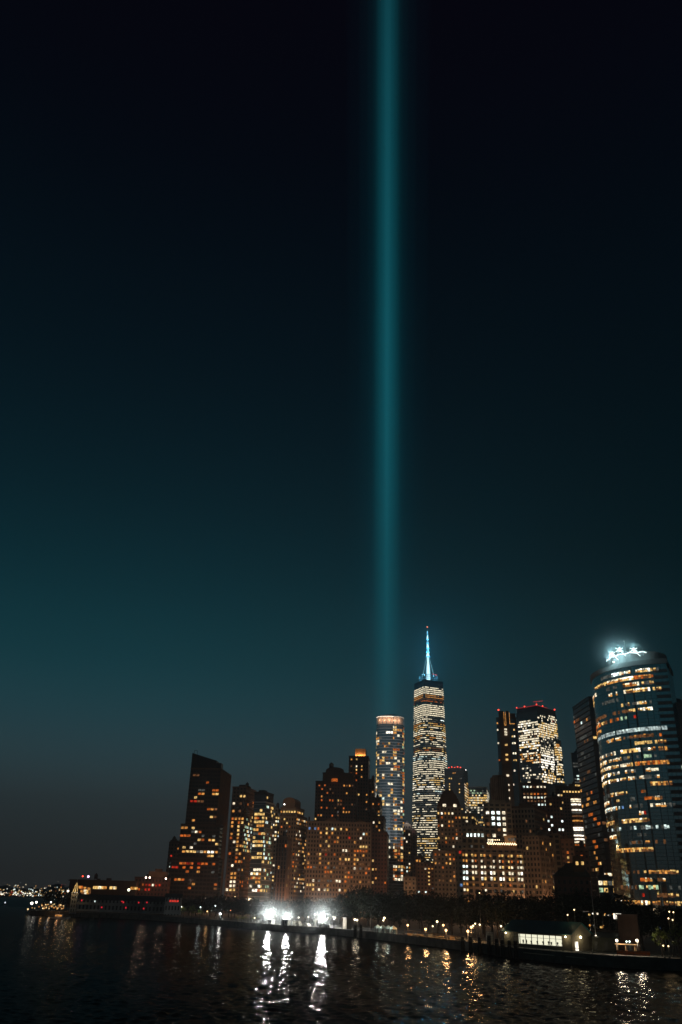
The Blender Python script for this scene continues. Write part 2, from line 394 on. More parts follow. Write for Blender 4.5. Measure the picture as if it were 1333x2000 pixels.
for i in range(3, len(SHORE) - 1):
    p, q, r_, s_ = offset(i, .85), offset(i+1, .85), offset(i+1, 13), offset(i, 13)
    b.add([(*p, DECKZ+.004), (*q, DECKZ+.004), (*r_, DECKZ+.004), (*s_, DECKZ+.004)], [(0, 1, 2, 3)])
tag(b.build('promenade', PAVE), kind='structure')
# promenade railing: posts and two rails along the wall
RAIL = mat('railing_paint', (.12, .12, .11), .5, .3)
b = MB()
for i in range(6, len(SHORE) - 1):
    p, q = offset(i, .4), offset(i+1, .4); n = max(2, int((q - p).length / 2.5))
    for z in (.75, 1.35): b.tube((*p, DECKZ+z), (*q, DECKZ+z), .035, n=4)
    for k in range(n): r_ = p.lerp(q, k / n); b.tube((*r_, DECKZ+.3), (*r_, DECKZ+1.38), .05, n=4)
tag(b.build('railing', RAIL), 'thin metal railing along the top of the granite seawall', 'railing')
# the far shore: a low dark hill line across the water, far left
HILL = mat('far_hill', (.03, .032, .035), .95, noise=.3, nscale=.004)
b = MB(); rnd = random.Random(3); pts = []
n = 60
for i in range(n + 1):
    x = -2600 + i * 50; y = 3650 + 60 * math.sin(i * .5)
    h = 28 + 26 * math.sin(i * .21 + 1) + 12 * math.sin(i * .73) + rnd.uniform(-5, 5)
    pts.append((x, y, max(10, h)))
vs = [(x, y - 120, 0) for x, y, h in pts] + [(x, y - 110, 3) for x, y, h in pts] + [(x, y + 500, h) for x, y, h in pts] + [(x, y + 1600, h * .6) for x, y, h in pts]
k = n + 1
b.add(vs, [(r_*k+i, r_*k+i+1, (r_+1)*k+i+1, (r_+1)*k+i) for r_ in range(3) for i in range(n)])
tag(b.build('far_hills', HILL), kind='structure')

# ------------------------------------------------------------------ the light beam: nested volumes that glow by themselves above a ring of searchlights
def beam_mat(name, wgt, tint=(.06, .84, 1.0)):
    m_ = bpy.data.materials.new(name); m_.use_nodes = True; t = m_.node_tree; t.nodes.clear()
    c = t.nodes.new('ShaderNodeTexCoord'); s = t.nodes.new('ShaderNodeSeparateXYZ'); t.links.new(c.outputs['Object'], s.inputs[0])
    r = t.nodes.new('ShaderNodeMapRange'); r.inputs['From Max'].default_value = 2500; t.links.new(s.outputs['Z'], r.inputs['Value'])
    cr_ = t.nodes.new('ShaderNodeValToRGB'); e = cr_.color_ramp; e.interpolation = 'B_SPLINE'
    K = [(0, .3), (300, .42), (450, .74), (640, 1.0), (900, .92), (1212, .62), (1600, .4), (2100, .2), (2500, .12)]
    for i, (z, v) in enumerate(K):
        el = e.elements[0] if i == 0 else e.elements[1] if i == len(K) - 1 else None
        if el is None: continue
        el.position = z / 2500; el.color = (v, v, v, 1)
    for z, v in K[1:-1]:
        q = e.elements.new(z / 2500); q.color = (v, v, v, 1)
    t.links.new(r.outputs[0], cr_.inputs[0])
    mu = t.nodes.new('ShaderNodeMath'); mu.operation = 'MULTIPLY'; mu.inputs[1].default_value = wgt * BEAM; t.links.new(cr_.outputs[0], mu.inputs[0])
    em = t.nodes.new('ShaderNodeEmission'); em.inputs[0].default_value = (*tint, 1); t.links.new(mu.outputs[0], em.inputs[1])
    o = t.nodes.new('ShaderNodeOutputMaterial'); t.links.new(em.outputs[0], o.inputs['Volume']); return m_
bp_ = ground(754, 1300, 3)
beam = empty('light_beam', bp_, 'vast teal column of searchlight rising straight up behind the curved glass tower', 'light beam')
for nm, r0, r1, wg, tint in (('beam_core', .8, 10, .7, (.10, .79, .97)), ('beam_core', 2.5, 19, .34, (.05, .79, 1)), ('beam_core', 9, 27, .26, (.05, .79, 1)), ('beam_glow', 18, 31, .24, (.04, .79, 1)),
                       ('beam_glow', 21, 39, .10, (.03, .82, 1)), ('beam_glow', 26, 54, .045, (.01, .78, 1)), ('beam_glow', 38, 76, .022, (.0, .72, 1)), ('beam_glow', 52, 110, .010, (.0, .7, 1))):
    b = MB(); n = 48
    c0 = [(r0*math.cos(2*math.pi*i/n), r0*math.sin(2*math.pi*i/n)) for i in range(n)]; c1 = [(x*r1/r0, y*r1/r0) for x, y in c0]
    # widens evenly from r0 at the ground to r1 at 2100 m, built to 3000 m
    f = (r0 + (r1 - r0) * 3000 / 2100) / r0; c1 = [(x*f, y*f) for x, y in c0]
    b.prism(c0, 2, 3000, poly1=c1); b.add([(x, y, 2) for x, y in c0], [tuple(range(n - 1, -1, -1))])
    b.build(nm, beam_mat(nm, wg, tint), beam)
b = MB()
for i in range(12): a = i * math.pi / 6; b.tube((16*math.cos(a), 16*math.sin(a), 0), (16*math.cos(a), 16*math.sin(a), 1.6), .9, 1.1, 8)
b.build('searchlight_ring', STEEL, beam)

# ------------------------------------------------------------------ haze
hm = bpy.data.materials.new('haze'); hm.use_nodes = True; t = hm.node_tree; t.nodes.clear()
pv = t.nodes.new('ShaderNodeVolumePrincipled'); pv.inputs['Color'].default_value = (.85, .92, 1, 1); pv.inputs['Density'].default_value = HAZE
pv.inputs['Anisotropy'].default_value = HAZEG
o = t.nodes.new('ShaderNodeOutputMaterial'); t.links.new(pv.outputs[0], o.inputs['Volume'])
b = MB().box(-3200, -1200, -1.5, 3200, 5900, 580)
hz = b.build('haze', hm); tag(hz, kind='stuff')

# lamp glare put into added scattering balls: soft edged, densest in the middle
def glare_mist(px, py, D, rx, ry, rz, dens, label):
    m_ = bpy.data.materials.new('glare_mist'); m_.use_nodes = True; t = m_.node_tree; t.nodes.clear()
    c = t.nodes.new('ShaderNodeTexCoord'); l = t.nodes.new('ShaderNodeVectorMath'); l.operation = 'LENGTH'; t.links.new(c.outputs['Object'], l.inputs[0])
    r = t.nodes.new('ShaderNodeMapRange'); r.interpolation_type = 'SMOOTHERSTEP'; r.inputs['From Min'].default_value = 0; r.inputs['From Max'].default_value = 1
    r.inputs['To Min'].default_value = 1; r.inputs['To Max'].default_value = 0; t.links.new(l.outputs['Value'], r.inputs['Value'])
    v = t.nodes.new('ShaderNodeVolumeScatter'); v.inputs['Color'].default_value = (.85, .95, 1, 1); v.inputs['Anisotropy'].default_value = .65
    pw = t.nodes.new('ShaderNodeMath'); pw.operation = 'POWER'; pw.inputs[1].default_value = 2; t.links.new(r.outputs[0], pw.inputs[0])
    ml = t.nodes.new('ShaderNodeMath'); ml.operation = 'MULTIPLY'; ml.inputs[1].default_value = dens; t.links.new(pw.outputs[0], ml.inputs[0]); t.links.new(ml.outputs[0], v.inputs['Density']); o = t.nodes.new('ShaderNodeOutputMaterial'); t.links.new(v.outputs[0], o.inputs['Volume'])
    b = MB().ball((0, 0, 0), 1.0, n=24, k=14); q = b.build('glare_mist', m_, None, P(px, py, D)); q.scale = (rx, ry, rz); tag(q, kind='stuff'); return q
glare_mist(527, 1782, 437, 21, 17, 19, GLARE_DENS, 0)
glare_mist(561, 1788, 422, 13, 12, 14, GLARE_DENS, 0)
glare_mist(630, 1786, 402, 20, 17, 18, GLARE_DENS, 0)
glare_mist(430, 1784, 483, 9, 9, 9, GLARE_DENS, 0)
glare_mist(1218, 1274, 552, 38, 28, 33, GLARE_DENS * 1.2, 0)
# ------------------------------------------------------------------ towers
TAN = mat('tan_masonry', (.24, .18, .13), .85, noise=.25, nscale=.2)
BROWN = mat('brown_masonry', (.16, .09, .055), .85, noise=.25, nscale=.2)
DARKB = mat('dark_brick', (.07, .04, .032), .85, noise=.3, nscale=.2)
BLACK = mat('black_spandrel', (.02, .021, .026), .4)
GREY = mat('grey_concrete', (.2, .2, .2), .8, noise=.2, nscale=.2)
SILV = mat('pale_slab_edge', (.42, .43, .44), .5, .2)
GLASSD = (.012, .016, .02)
F = {
 'hotel': facade('hotel_curtain_wall', (.045, .026, .022), (.014, .014, .018), 3.2, 3.2, .8, .55),
 'hotelside': facade('hotel_ribbed_wall', (.17, .10, .065), (.02, .018, .018), 2.4, 3.2, .4, .8),
 'brick': facade('brown_brick_wall', (.15, .08, .05), GLASSD, 3.0, 3.1, .5, .5),
 'brick2': facade('red_brick_wall', (.13, .05, .035), GLASSD, 2.8, 3.4, .42, .5),
 'tan': facade('tan_stone_wall', (.25, .18, .13), GLASSD, 2.6, 3.6, .5, .55),
 'tan2': facade('pale_stone_wall', (.26, .21, .16), GLASSD, 3.2, 3.5, .45, .5),
 'glassb': facade('blue_glass_wall', (.07, .08, .09), (.18, .25, .29), 2.4, 3.1, .85, .6, .12, .6),
 'glassd': facade('dark_glass_wall', (.02, .022, .028), (.035, .045, .055), 3.0, 3.7, .85, .7, .15, .6),
 'office': facade('office_band_wall', (.06, .055, .05), (.16, .22, .25), 2.6, 4.0, .9, .5, .15, .6),
 'black': facade('black_tower_wall', (.014, .014, .018), (.1, .11, .13), 4.2, 4.0, .9, .75, .2, .6),
 'bronze': facade('bronze_pier_wall', (.17, .10, .08), (.02, .03, .04), 4.4, 3.9, .5, .6, .15, .5),
 'arcade': facade('arcade_wall', (.2, .15, .11), GLASSD, 4.1, 3.45, .6, .6),
 'deep': facade('deep_window_wall', (.27, .2, .13), (.01, .01, .01), 4.2, 3.9, .62, .62, .6),
}
def finish(root, wins, most=100): put_windows(root, wins, most)

# dark slab hotel with sloped crown ---------------------------------------------------
r = house('hotel_tower', 'dark slab tower with a slanted parapet, tallest at the left end of the skyline', 'tower', 400, 770)
ws = []
up = [(405,412,1526,'o'),(373,390,1512,'d'),(387,393,1545,'k'),(395,402,1545,'k'),(413,419,1545,'o'),(422,430,1545,'o'),(386,393,1552,'o'),(395,401,1552,'a'),
      (413,420,1552,'a'),(423,430,1552,'y'),(373,383,1565,'r'),(386,399,1565,'d'),(403,407,1578,'o'),(410,417,1578,'a'),(420,428,1578,'d'),(410,414,1592,'y'),(419,428,1592,'d'),(374,379,1605,'a'),('z',1535,1610,.07,'ayo')]
mid = [(355,368,1618,'a'),(371,378,1618,'y'),(380,385,1624.5,'w'),(387,394,1624.5,'o'),(373,376,1624.5,'k'),(354,368,1631.5,'o'),(369,376,1631.5,'o'),(398,402,1631.5,'k'),(417,425,1631.5,'k'),
       (387,393,1639,'y'),(396,401,1639,'o'),(404,412,1639,'a'),(414,424,1639,'y'),(357,365,1651.5,'y'),(367,374,1651.5,'w'),(376,383,1651.5,'k'),(356,360,1665.5,'a'),(365,374,1665.5,'y'),(384,391,1665.5,'k'),
       (392,400,1665.5,'w'),(402,409,1665.5,'W'),(412,421,1665.5,'W'),(402,408,1674,'a'),(411,421,1674,'y'),('z',1616,1678,.10,'ayd')]
low = [(357,363,1682,'o'),(364,372,1682,'r'),(373,381,1682,'o'),(383,389,1682,'r'),(392,398,1682,'o'),(401,408,1682,'o'),(411,421,1682,'o'),(365,370,1688,'r'),(337,340,1695,'r'),(345,350,1695,'r'),
       (354,360,1695,'o'),(375,378,1695,'o'),(384,387,1695,'o'),(364,367,1701,'o'),('z',1683,1740,.10,'doka')]
B1 = block(r, (432,1503), 770, 373, 452, 84, F['hotel'], BROWN, 3.2, 3.2, .8, .55, win_l=up, win_r=[('z',1510,1745,.22,'dadyk')], ribs=None, wins=ws)
block(r, (430.5,1613), 767.5, 354, 430.5, 84, F['hotel'], DARKB, 3.2, 3.2, .8, .55, win_l=mid, wins=ws, dep=12)
block(r, (429,1680), 765, 334, 429, 84, F['hotel'], DARKB, 3.2, 3.2, .8, .55, win_l=low, wins=ws, dep=12)
b = MB()
for i in range(0, int(B1['W'] / 2.4)): b.box(i*2.4 + .3, -.7, 0, i*2.4 + 1.1, 0, B1['h'])
b.build('facade_pier', BROWN, r, B1['loc'], B1['a'])
E, h = B1['E'], B1['h']; zl = P(372, 1469, 773).z - 3; zr = P(422, 1485, 770).z - 3; e0 = E * (432 - 422) / (432 - 373)
b = MB(); pr = [(e0, h), (E, h), (E, zl), (e0, zr)]
b.add([(0, y, z) for y, z in pr] + [(10, y, z) for y, z in pr], [(0,3,2,1), (4,5,6,7), (0,1,5,4), (1,2,6,5), (2,3,7,6), (3,0,4,7)])
b.box(1, 0.5, h, 9, e0 - .2, h + (zr - h) * .75)
b.build('sloped_crown', BLACK, r, B1['loc'], B1['a'])
b = MB(); b.tube((3, E-1, zl), (3, E-1, zl+3), .2); b.tube((3, E-4, zl-1), (3, E-4, zl+2.4), .2); b.tube((3, E-1, zl+3), (3, E-4, zl+2.4), .2)
b.build('roof_frame', STEEL, r, B1['loc'], B1['a'])
finish(r, ws)
# small tower tucked behind its left side
r = house('apartment_tower', 'small dark tower peeping out left of the slanted slab tower', 'tower', 342, 830)
B = block(r, (353,1647), 830, 331, 354, 84, F['brick'], DARKB, 3, 3.1, .5, .5, win_l=[('z',1650,1700,.35,'oakr',331,356),('z',1682,1722,.8,'ck',326,336)])
rbox(r, B, .1, .4, .6, .8, 4, DARKB); finish(r, B['wins'])
r = house('brick_block', 'tiny lit block at the foot of the slanted slab tower', 'building', 325, 850)
B = block(r, (331,1713), 850, 318, 334, 84, F['brick2'], DARKB, 2.8, 3.4, .5, .5, win_l=[('z',1710,1745,.35,'oawc')]); rbox(r, B, .2, .3, .7, .8, 3, DARKB); finish(r, B['wins'])

# brown tower with balconies -------------------------------------------------------------
r = house('balcony_tower', 'brown brick apartment tower with stacked glowing balconies, right of the slanted slab', 'tower', 478, 750)
L1 = [('z',1590,1745,.12,'yaw'),(465,479,1552,'y'),(465,476,1566,'d'),(464,474,1583,'d'),(463,473,1602,'a'),(461,472,1615.5,'y'),(460,471,1622,'y'),(459,470,1634.5,'a'),(458,470,1652,'a'),(458,469,1660,'y'),
      (453,457,1572,'w'),(451,455,1585,'a'),(450,454,1597,'o'),(450,454,1611,'a'),(449,453,1634,'o'),('z',1560,1700,.12,'dkoa'),
      (449,464,1706,'a'),(449,463,1713,'a'),(449,464,1718.5,'y'),(449,464,1725,'w'),(449,464,1732,'w'),(449,463,1739,'y')]
B = block(r, (482,1539), 750, 455, 501, 78, F['brick'], BROWN, 3, 3.1, .62, .6, win_l=L1, win_r=[('z',1560,1745,.10,'dao'),('z',1595,1665,.3,'gyc')])
b = MB(); n = 10; Eb = B['E']                                            # bowed balcony stack on the harbour side
for k in range(1, int((B['h'] - 8) / 3.1)):
    arc = [(-3.0 * math.sin(math.pi * i / n), Eb * .22 + Eb * .45 * i / n) for i in range(n + 1)]
    b.prism([(.05, arc[0][1]), (.05, arc[-1][1])][::1] + arc[::-1][1:-1], k*3.1 - .2, k*3.1 + .25)
b.build('balcony', mat('balcony_slab', (.2, .13, .1), .8), r, B['loc'], B['a'])
rbox(r, B, .2, .2, .7, .7, 3.5, DARKB); finish(r, B['wins'])

# glass corner tower -------------------------------------------------------------------------
r = house('glass_apartment_tower', 'rounded glass apartment tower crowded with yellow lit floors, dark crown', 'tower', 515, 735)
B = block(r, (519,1568), 735, 497, 536.5, 70, F['glassb'], SILV, 2.4, 3.1, .85, .62,
          win_l=[('z',1572,1640,.42,'yaowyk'),('z',1640,1705,.55,'yawy'),('z',1705,1745,.4,'yaow'),(498,519,1593,'y'),(497,517,1604,'y'),(499,516,1616,'a'),(497,518,1671,'y'),(497,510,1701,'w'),(492,508,1735,'W')],
          win_r=[('z',1572,1745,.33,'cgkyyd')], ledges=(1, .25, .3))
C = block(r, (519,1549), 736.5, 498, 535, 70, F['black'], BLACK, 3, 3.5, .7, .5, z0=B['zt'] - .5, win_r=[('z',1549,1568,.25,'yw')], win_l=[('z',1549,1556,.15,'y')], wins=B['wins'], name='crown')
rbox(r, C, .2, .3, .6, .8, 3, BLACK); finish(r, B['wins'])
r = house('slim_balcony_tower', 'slim pale tower of tiny balconies squeezed between glass tower and domed tower', 'tower', 541, 800)
B = block(r, (544,1581), 800, 534, 549, 75, F['tan2'], GREY, 2.5, 3.1, .6, .5, win_l=[('z',1583,1740,.4,'ckyw')], win_r=[('z',1583,1740,.4,'ykc')], ledges=(1, .5, .25)); finish(r, B['wins'])

# tower with rounded lit top
r = house('domed_tower', 'brown stepped tower with a floodlit barrel top and rows of tiny windows', 'tower', 575, 790)
ws = []
B = block(r, (580,1594), 790, 546.5, 600, 72, F['tan'], BROWN, 2.6, 3.3, .5, .5, win_l=[('z',1594,1640,.3,'wycok'),('z',1640,1745,.3,'yadoo')], win_r=[('z',1596,1745,.42,'yadwd')], wins=ws)
block(r, (579,1579), 792, 549, 595, 72, F['tan'], BROWN, 2.6, 3.3, .6, .5, z0=B['zt'] - 1, win_l=[('z',1579,1590,.9,'ya')], win_r=[('z',1579,1594,.6,'ya')], wins=ws, name='upper_tier')
C = block(r, (577,1566), 794, 553, 588, 72, BROWN, BROWN, 3, 3, .5, .5, z0=B['zt'] + 3, wins=ws, name='barrel_base', roof=False)
b = MB(); n = 12; W, E = C['W'], C['E']
for i in range(n):
    a0, a1 = math.pi * i / n, math.pi * (i + 1) / n; y0, y1 = E/2 - E/2*math.cos(a0), E/2 - E/2*math.cos(a1); z0_, z1_ = C['h'] + 4*math.sin(a0), C['h'] + 4*math.sin(a1)
    b.add([(0, y0, C['h']), (0, y1, C['h']), (0, y1, z1_), (0, y0, z0_), (W, y0, C['h']), (W, y1, C['h']), (W, y1, z1_), (W, y0, z0_)], [(0,3,2,1), (4,5,6,7), (3,7,6,2)], 0)
b.build('barrel_top', BROWN, r, C['loc'], C['a']); finish(r, ws)
b = MB().box(-.5, -.5, -.3, .5, .5, .3); p = P(556, 1571, 784); o = b.build('floodlight', WHL, r, p - r.location)
plight(r, P(555, 1569.5, 783), (1, .8, .55), 900, .4)
r = house('ribbed_block', 'narrow brown ribbed block standing in front of the barrel topped tower', 'building', 553, 700)
B = block(r, (562,1638), 700, 541, 570, 75, F['hotelside'], BROWN, 2.4, 3.2, .45, .7, win_l=[('z',1640,1745,.14,'yaow')], win_r=[('z',1640,1745,.1,'ya')], ribs=(1, .5, .8)); rbox(r, B, .2, .2, .8, .8, 2, BROWN); finish(r, B['wins'])

# old stepped office building behind, with cupola
r = house('stepped_office_tower', 'dark old office tower with arched gable and a small cupola', 'tower', 655, 860)
ws = []
B = block(r, (697,1529), 860, 617, 701, 86, F['brick2'], DARKB, 2.8, 3.6, .5, .5, win_l=[(625,629,1533,'o'),(631,634,1533,'o'),(673,677,1533,'a'),(679,683,1533,'a'),(625,633,1540,'o'),(624,633,1556,'a'),
          (624,632,1564,'o'),(638,641,1548,'o'),(673,682,1550,'a'),(657,661,1564,'y'),(664,668,1564,'o'),(644,652,1566,'o'),(624,632,1580,'o'),(637,641,1580,'o'),(624,631,1589,'a'),(658,664,1585,'k'),(670,683,1585,'a'),(616,618,1598,'y'),('z',1534,1600,.13,'oddd')], wins=ws)
block(r, (690,1512), 862, 631, 694, 86, DARKB, DARKB, 2.8, 3.6, .5, .5, z0=B['zt'] - 1, wins=ws, name='upper_tier')
C = block(r, (672,1505), 864, 637, 676, 86, DARKB, DARKB, 2.8, 3.6, .5, .5, z0=B['zt'] + 2, wins=ws, name='gable', roof=False)
b = MB(); n = 10; W, E = C['W'], C['E']; z0_ = C['h']
arc = [(E/2 - E/2*math.cos(math.pi*i/n), z0_ + 3.2*math.sin(math.pi*i/n)) for i in range(n + 1)]
b.add([(0, y, z) for y, z in arc] + [(12, y, z) for y, z in arc], [tuple(range(n, -1, -1)), tuple(range(n+1, 2*n+2))] + [(i, i+1, n+2+i, n+1+i) for i in range(n)])
b.build('gable_arch', DARKB, r, C['loc'], C['a'])
b = MB(); cx, cyy = 5, E * .72; b.prism([(cx + 2.4*math.cos(i*math.pi/4), cyy + 2.4*math.sin(i*math.pi/4)) for i in range(8)], z0_, z0_ + 6.5)
b.prism([(cx + 2.9*math.cos(i*math.pi/4), cyy + 2.9*math.sin(i*math.pi/4)) for i in range(8)], z0_ + 6.5, z0_ + 8.6, poly1=[(cx + .3*math.cos(i*math.pi/4), cyy + .3*math.sin(i*math.pi/4)) for i in range(8)])
b.build('cupola', DARKB, r, C['loc'], C['a'])
for q in range(5): ws.append((P(649 + q*2.4, 1523 + (.8 if q in (0, 4) else 0), 858), R_(176), 1.3, 3.0, 'o'))
finish(r, ws)

# slim tower with a glowing lantern top
r = house('lantern_tower', 'slim dark brick tower crowned by a glowing amber lantern', 'tower', 702, 900)
ws = []
B = block(r, (720,1479), 900, 682, 723, 84, F['brick2'], DARKB, 2.8, 3.6, .5, .45, win_l=[(688,690,1485,'a'),(697,699,1485,'y'),(697,699,1498,'w'),(706,708,1498,'y'),(688,690,1498,'d'),(697,699,1503,'y'),(706,708,1505,'a'),(697,699,1510,'o'),
          (688,690,1510,'o'),(688,690,1516,'a'),(706,708,1516,'a'),(697,699,1522,'o'),(697,699,1538,'o'),(697,699,1545,'a'),(700,706,1553,'y'),(714,716,1553,'a'),(714,716,1566,'a'),(714,716,1578,'d'),(695,697,1560,'c'),(695,697,1579,'o')], wins=ws)
C = block(r, (714,1464), 903, 695, 716, 84, BROWN, TAN, 3, 3, .5, .5, z0=B['zt'] - .5, wins=ws, name='lantern', cap=.8)
b = MB()
E = C['E']; h0 = C['h']
for i in range(5): b.box(-.5, i*E/4 - .35, 0, 0, i*E/4 + .35, h0)
b.build('lantern_pier', BROWN, r, C['loc'], C['a'])
LAMPA = lamp_mat('amber_uplight', (1, .5, .12), 7); pa = C['loc'] + r.location
for i in range(4):
    y = (i + .5) * E / 4; q = Vector((-.8 * math.cos(C['a']) - y * math.sin(C['a']), -.8 * math.sin(C['a']) + y * math.cos(C['a']), .9))
    MB().box(-.35, -.35, -.3, .35, .35, .3).build('uplight', LAMPA, r, C['loc'] + q)
    q2 = pa + Vector((-1.6 * math.cos(C['a']) - y * math.sin(C['a']), -1.6 * math.sin(C['a']) + y * math.cos(C['a']), 1.6)); plight(r, q2, (1, .5, .15), 3000, .3)
finish(r, ws)
r = house('setback_block', 'dark set-back block stepping down right of the lantern tower', 'building', 740, 860)
ws = []
B = block(r, (731,1524), 905, 721, 733, 84, F['brick2'], DARKB, 2.8, 3.6, .5, .5, wins=ws, win_l=[('z',1540,1600,.1,'oa')])
block(r, (743,1560), 850, 727, 747, 84, F['brick2'], DARKB, 2.8, 3.6, .5, .5, wins=ws, win_l=[(729,732,1574,'a'),(737,741,1568,'o'),(738,743,1588,'a'),(739,742,1596,'y'),('z',1565,1620,.1,'oa')], name='lower_tier')
block(r, (750,1596), 840, 727, 754, 84, F['brick2'], DARKB, 2.8, 3.6, .5, .5, wins=ws, win_l=[(726,729,1607,'w'),(742,746,1610,'y'),('z',1600,1640,.08,'oa')], name='lower_tier')
block(r, (756,1627), 800, 726, 760, 84, F['brick2'], DARKB, 2.8, 3.6, .5, .5, wins=ws, win_l=[('z',1680,1735,.45,'yagk',727,737),(761,764,1726,'o')], name='lower_tier')
finish(r, ws)

# long stone office block on the park edge
r = house('stone_office_block', 'wide brown stone office block with gabled roofline and many square windows', 'building', 663, 790)
rows = [(635,640,1616,'y'),(645,650,1616,'c'),(654,659,1616,'y'),(663,665,1616,'y'),(673,678,1616,'a'),(606,608,1615,'b'),(615,617,1615,'b'),(626,629,1624,'a'),(634,639,1624,'y'),(645,649,1624,'a'),(711,717,1625,'a'),
 (656,664,1633,'a'),(682,687,1633,'r'),(704,707,1633,'c'),(711,714,1633,'c'),(633,640,1641,'y'),(652,659,1641,'o'),(692,698,1641,'a'),(701,707,1641,'w'),(643,648,1651,'y'),(701,717,1651,'y'),(670,677,1659,'w'),(691,717,1659,'o'),
 (621,627,1667,'y'),(633,639,1667,'r'),(652,658,1667,'o'),(691,694,1667,'a'),(710,712,1667,'a'),(621,627,1675,'a'),(673,686,1675,'y'),(694,704,1675,'y'),(621,627,1684,'a'),(690,693,1684,'a'),(651,657,1693,'k'),(690,697,1693,'w'),(702,706,1693,'k'),
 (614,616,1718,'w'),(656,665,1720,'w'),(641,652,1720,'k'),(600,607,1727,'y'),(612,615,1728,'y'),(619,625,1737,'w'),(631,637,1737,'w'),(612,615,1737,'y'),(641,644,1737,'y'),(661,667,1738,'w'),(672,677,1738,'a'),('z',1690,1722,.22,'kkdo'),('z',1612,1735,.16,'dado')]
ws = []
B = block(r, (725,1609), 790, 600, 729, 88, F['tan'], TAN, 2.6, 3.6, .62, .55, win_l=rows, wins=ws, ledges=(7, .6, .5))
b = MB(); E, h = B['E'], B['h']
for i in range(0, int(E / 2.6) + 1, 4): b.box(-.35, i*2.6 - .45, 0, 0, i*2.6 + .45, h)
b.build('pilaster', TAN, r, B['loc'], B['a'])
b = MB()
for y0, y1, hh in ((E*.02, E*.3, 3), (E*.42, E*.78, 5)):
    b.add([(.3, y0, h), (.3, y1, h), (.3, (y0+y1)/2, h+hh), (9, y0, h), (9, y1, h), (9, (y0+y1)/2, h+hh)], [(0,2,1), (3,4,5), (0,3,5,2), (1,2,5,4), (0,1,4,3)])
b.build('gable', BROWN, r, B['loc'], B['a'])
b = MB(); b.tube((3, E*.97, h), (3, E*.97, h+5), .8); b.build('chimney', DARKB, r, B['loc'], B['a'])
finish(r, ws)

# ------------------------------------------------------------------ curved glass residential tower
LAT = lambda az_: Vector((math.cos(az_), -math.sin(az_), 0)); LOS = lambda az_: Vector((math.sin(az_), math.cos(az_), 0))
def azim(px, py): d = ray(px, py); return math.atan2(d.x, d.y)
def poly_tower(root, pts, h, m_, plain, fl, slab=None, name='wall', z0=0, top=None):
    b = MB().prism(pts, z0, h, 0, 1); b.build(name, [m_, plain], root)
    if slab:
        dd, hh = slab; c0 = Vector((sum(p[0] for p in pts) / len(pts), sum(p[1] for p in pts) / len(pts))); q = []
        n = len(pts)
        for i in range(n):
            p = Vector(pts[i]); t_ = (Vector(pts[(i+1) % n]) - Vector(pts[i-1])).normalized(); q.append(tuple(p + Vector((t_.y, -t_.x)) * dd))
        b = MB()
        for k in range(1, int(h / fl)): b.prism(q, k*fl - hh/2, k*fl + hh/2); b.add([(x, y, k*fl - hh/2) for x, y in q], [tuple(range(n-1, -1, -1))])
        b.build('slab_edge', plain, root)
def edge_cells(root, pts, h, bay, fl, z0=0, eps=.15, closed=False, mx=None):
    out = []; n = len(pts); idx = 0
    for i in range(n if closed else n - 1):
        p, q = Vector(pts[i]), Vector(pts[(i+1) % n]); d = q - p; ln = d.length; m_ = max(1, round(ln / bay)); u = d / ln; nn = Vector((u.y, -u.x))
        for j in range(m_):
            c2 = p + u * (j + .5) * ln / m_ + nn * eps
            for k in range(int(h / fl)):
                c = root.location + Vector((c2.x, c2.y, z0 + (k + .5) * fl)); out.append((idx, k, c, math.atan2(u.y, u.x), proj(c), ln / m_))
            idx += 1
    return out
az0 = azim(760, 1400); base = ground(733, 1090, 3.0)
r = empty('curved_glass_tower', base, 'pale curved glass residential tower directly beneath the light beam', 'tower'); r.rotation_euler = (0, 0, 0)
h = P(745, 1412, 1085).z - 3; la, lo = LAT(az0), LOS(az0)
loc = [(0, 26), (0, 9), (1.2, 4.5), (4, 1.5), (8, 0), (13, -.9), (18, -1), (22.5, 0), (23.2, 1.2), (27, 1.0), (31, 2.2), (34, 4.5), (36, 8), (36.6, 13), (36, 26)]
pts = [tuple((la * x + lo * y).xy) for x, y in loc]
GW = facade('curved_tower_glass', (.08, .10, .11), (.35, .45, .48), 3.0, 3.6, .96, .8, .12, .85)
poly_tower(r, pts, h, GW, SILV, 3.6, (.5, .45))
cs = [c for c in edge_cells(r, pts[:], h, 3.1, 3.6) if c[4][0] < 790]
rnd = random.Random(5); ws = []
spec = [('z',1420,1430,.5,'wyo',762,778),(766,776,1423,'y'),(776,784,1424,'a'),(755,768,1429,'W'),(768,778,1430,'a'),(733,742,1441,'a'),(733,742,1447,'w'),(768,780,1466,'o'),(767,778,1472,'y'),(768,778,1477,'a'),(733,741,1473,'y'),(740,747,1484,'a'),
        (733,738,1484,'d'),(755,764,1489,'w'),(768,771,1489,'y'),(774,780,1489,'w'),(770,780,1497,'o'),(733,741,1512,'y'),(747,752,1512,'w'),(733,741,1523,'y'),(733,738,1540,'w'),(733,740,1552,'W'),(741,747,1556,'y'),(748,752,1562,'c'),(755,759,1572,'w'),
        ('z',1560,1592,.9,'wwd',767,786),('z',1592,1602,.6,'od',767,786),('z',1608,1622,.95,'wwy',767,786),('z',1646,1657,1,'wdw',767,786),('z',1657,1668,.5,'od',767,786),('z',1695,1722,.8,'ddwo',766,786),
        ('z',1430,1700,.21,'kydaw'),('z',1415,1640,.4,'yaog',785,792),('z',1640,1720,.3,'yo',783.5,792)]
out = pick([c[:5] for c in cs], spec, 3.1, 3.6, .95, .72, rnd); finish(r, out)
b = MB(); n = len(pts)
def shrink(pts, f):
    c = Vector((sum(p[0] for p in pts)/len(pts), sum(p[1] for p in pts)/len(pts))); return [tuple(c + (Vector(p) - c) * f) for p in pts]
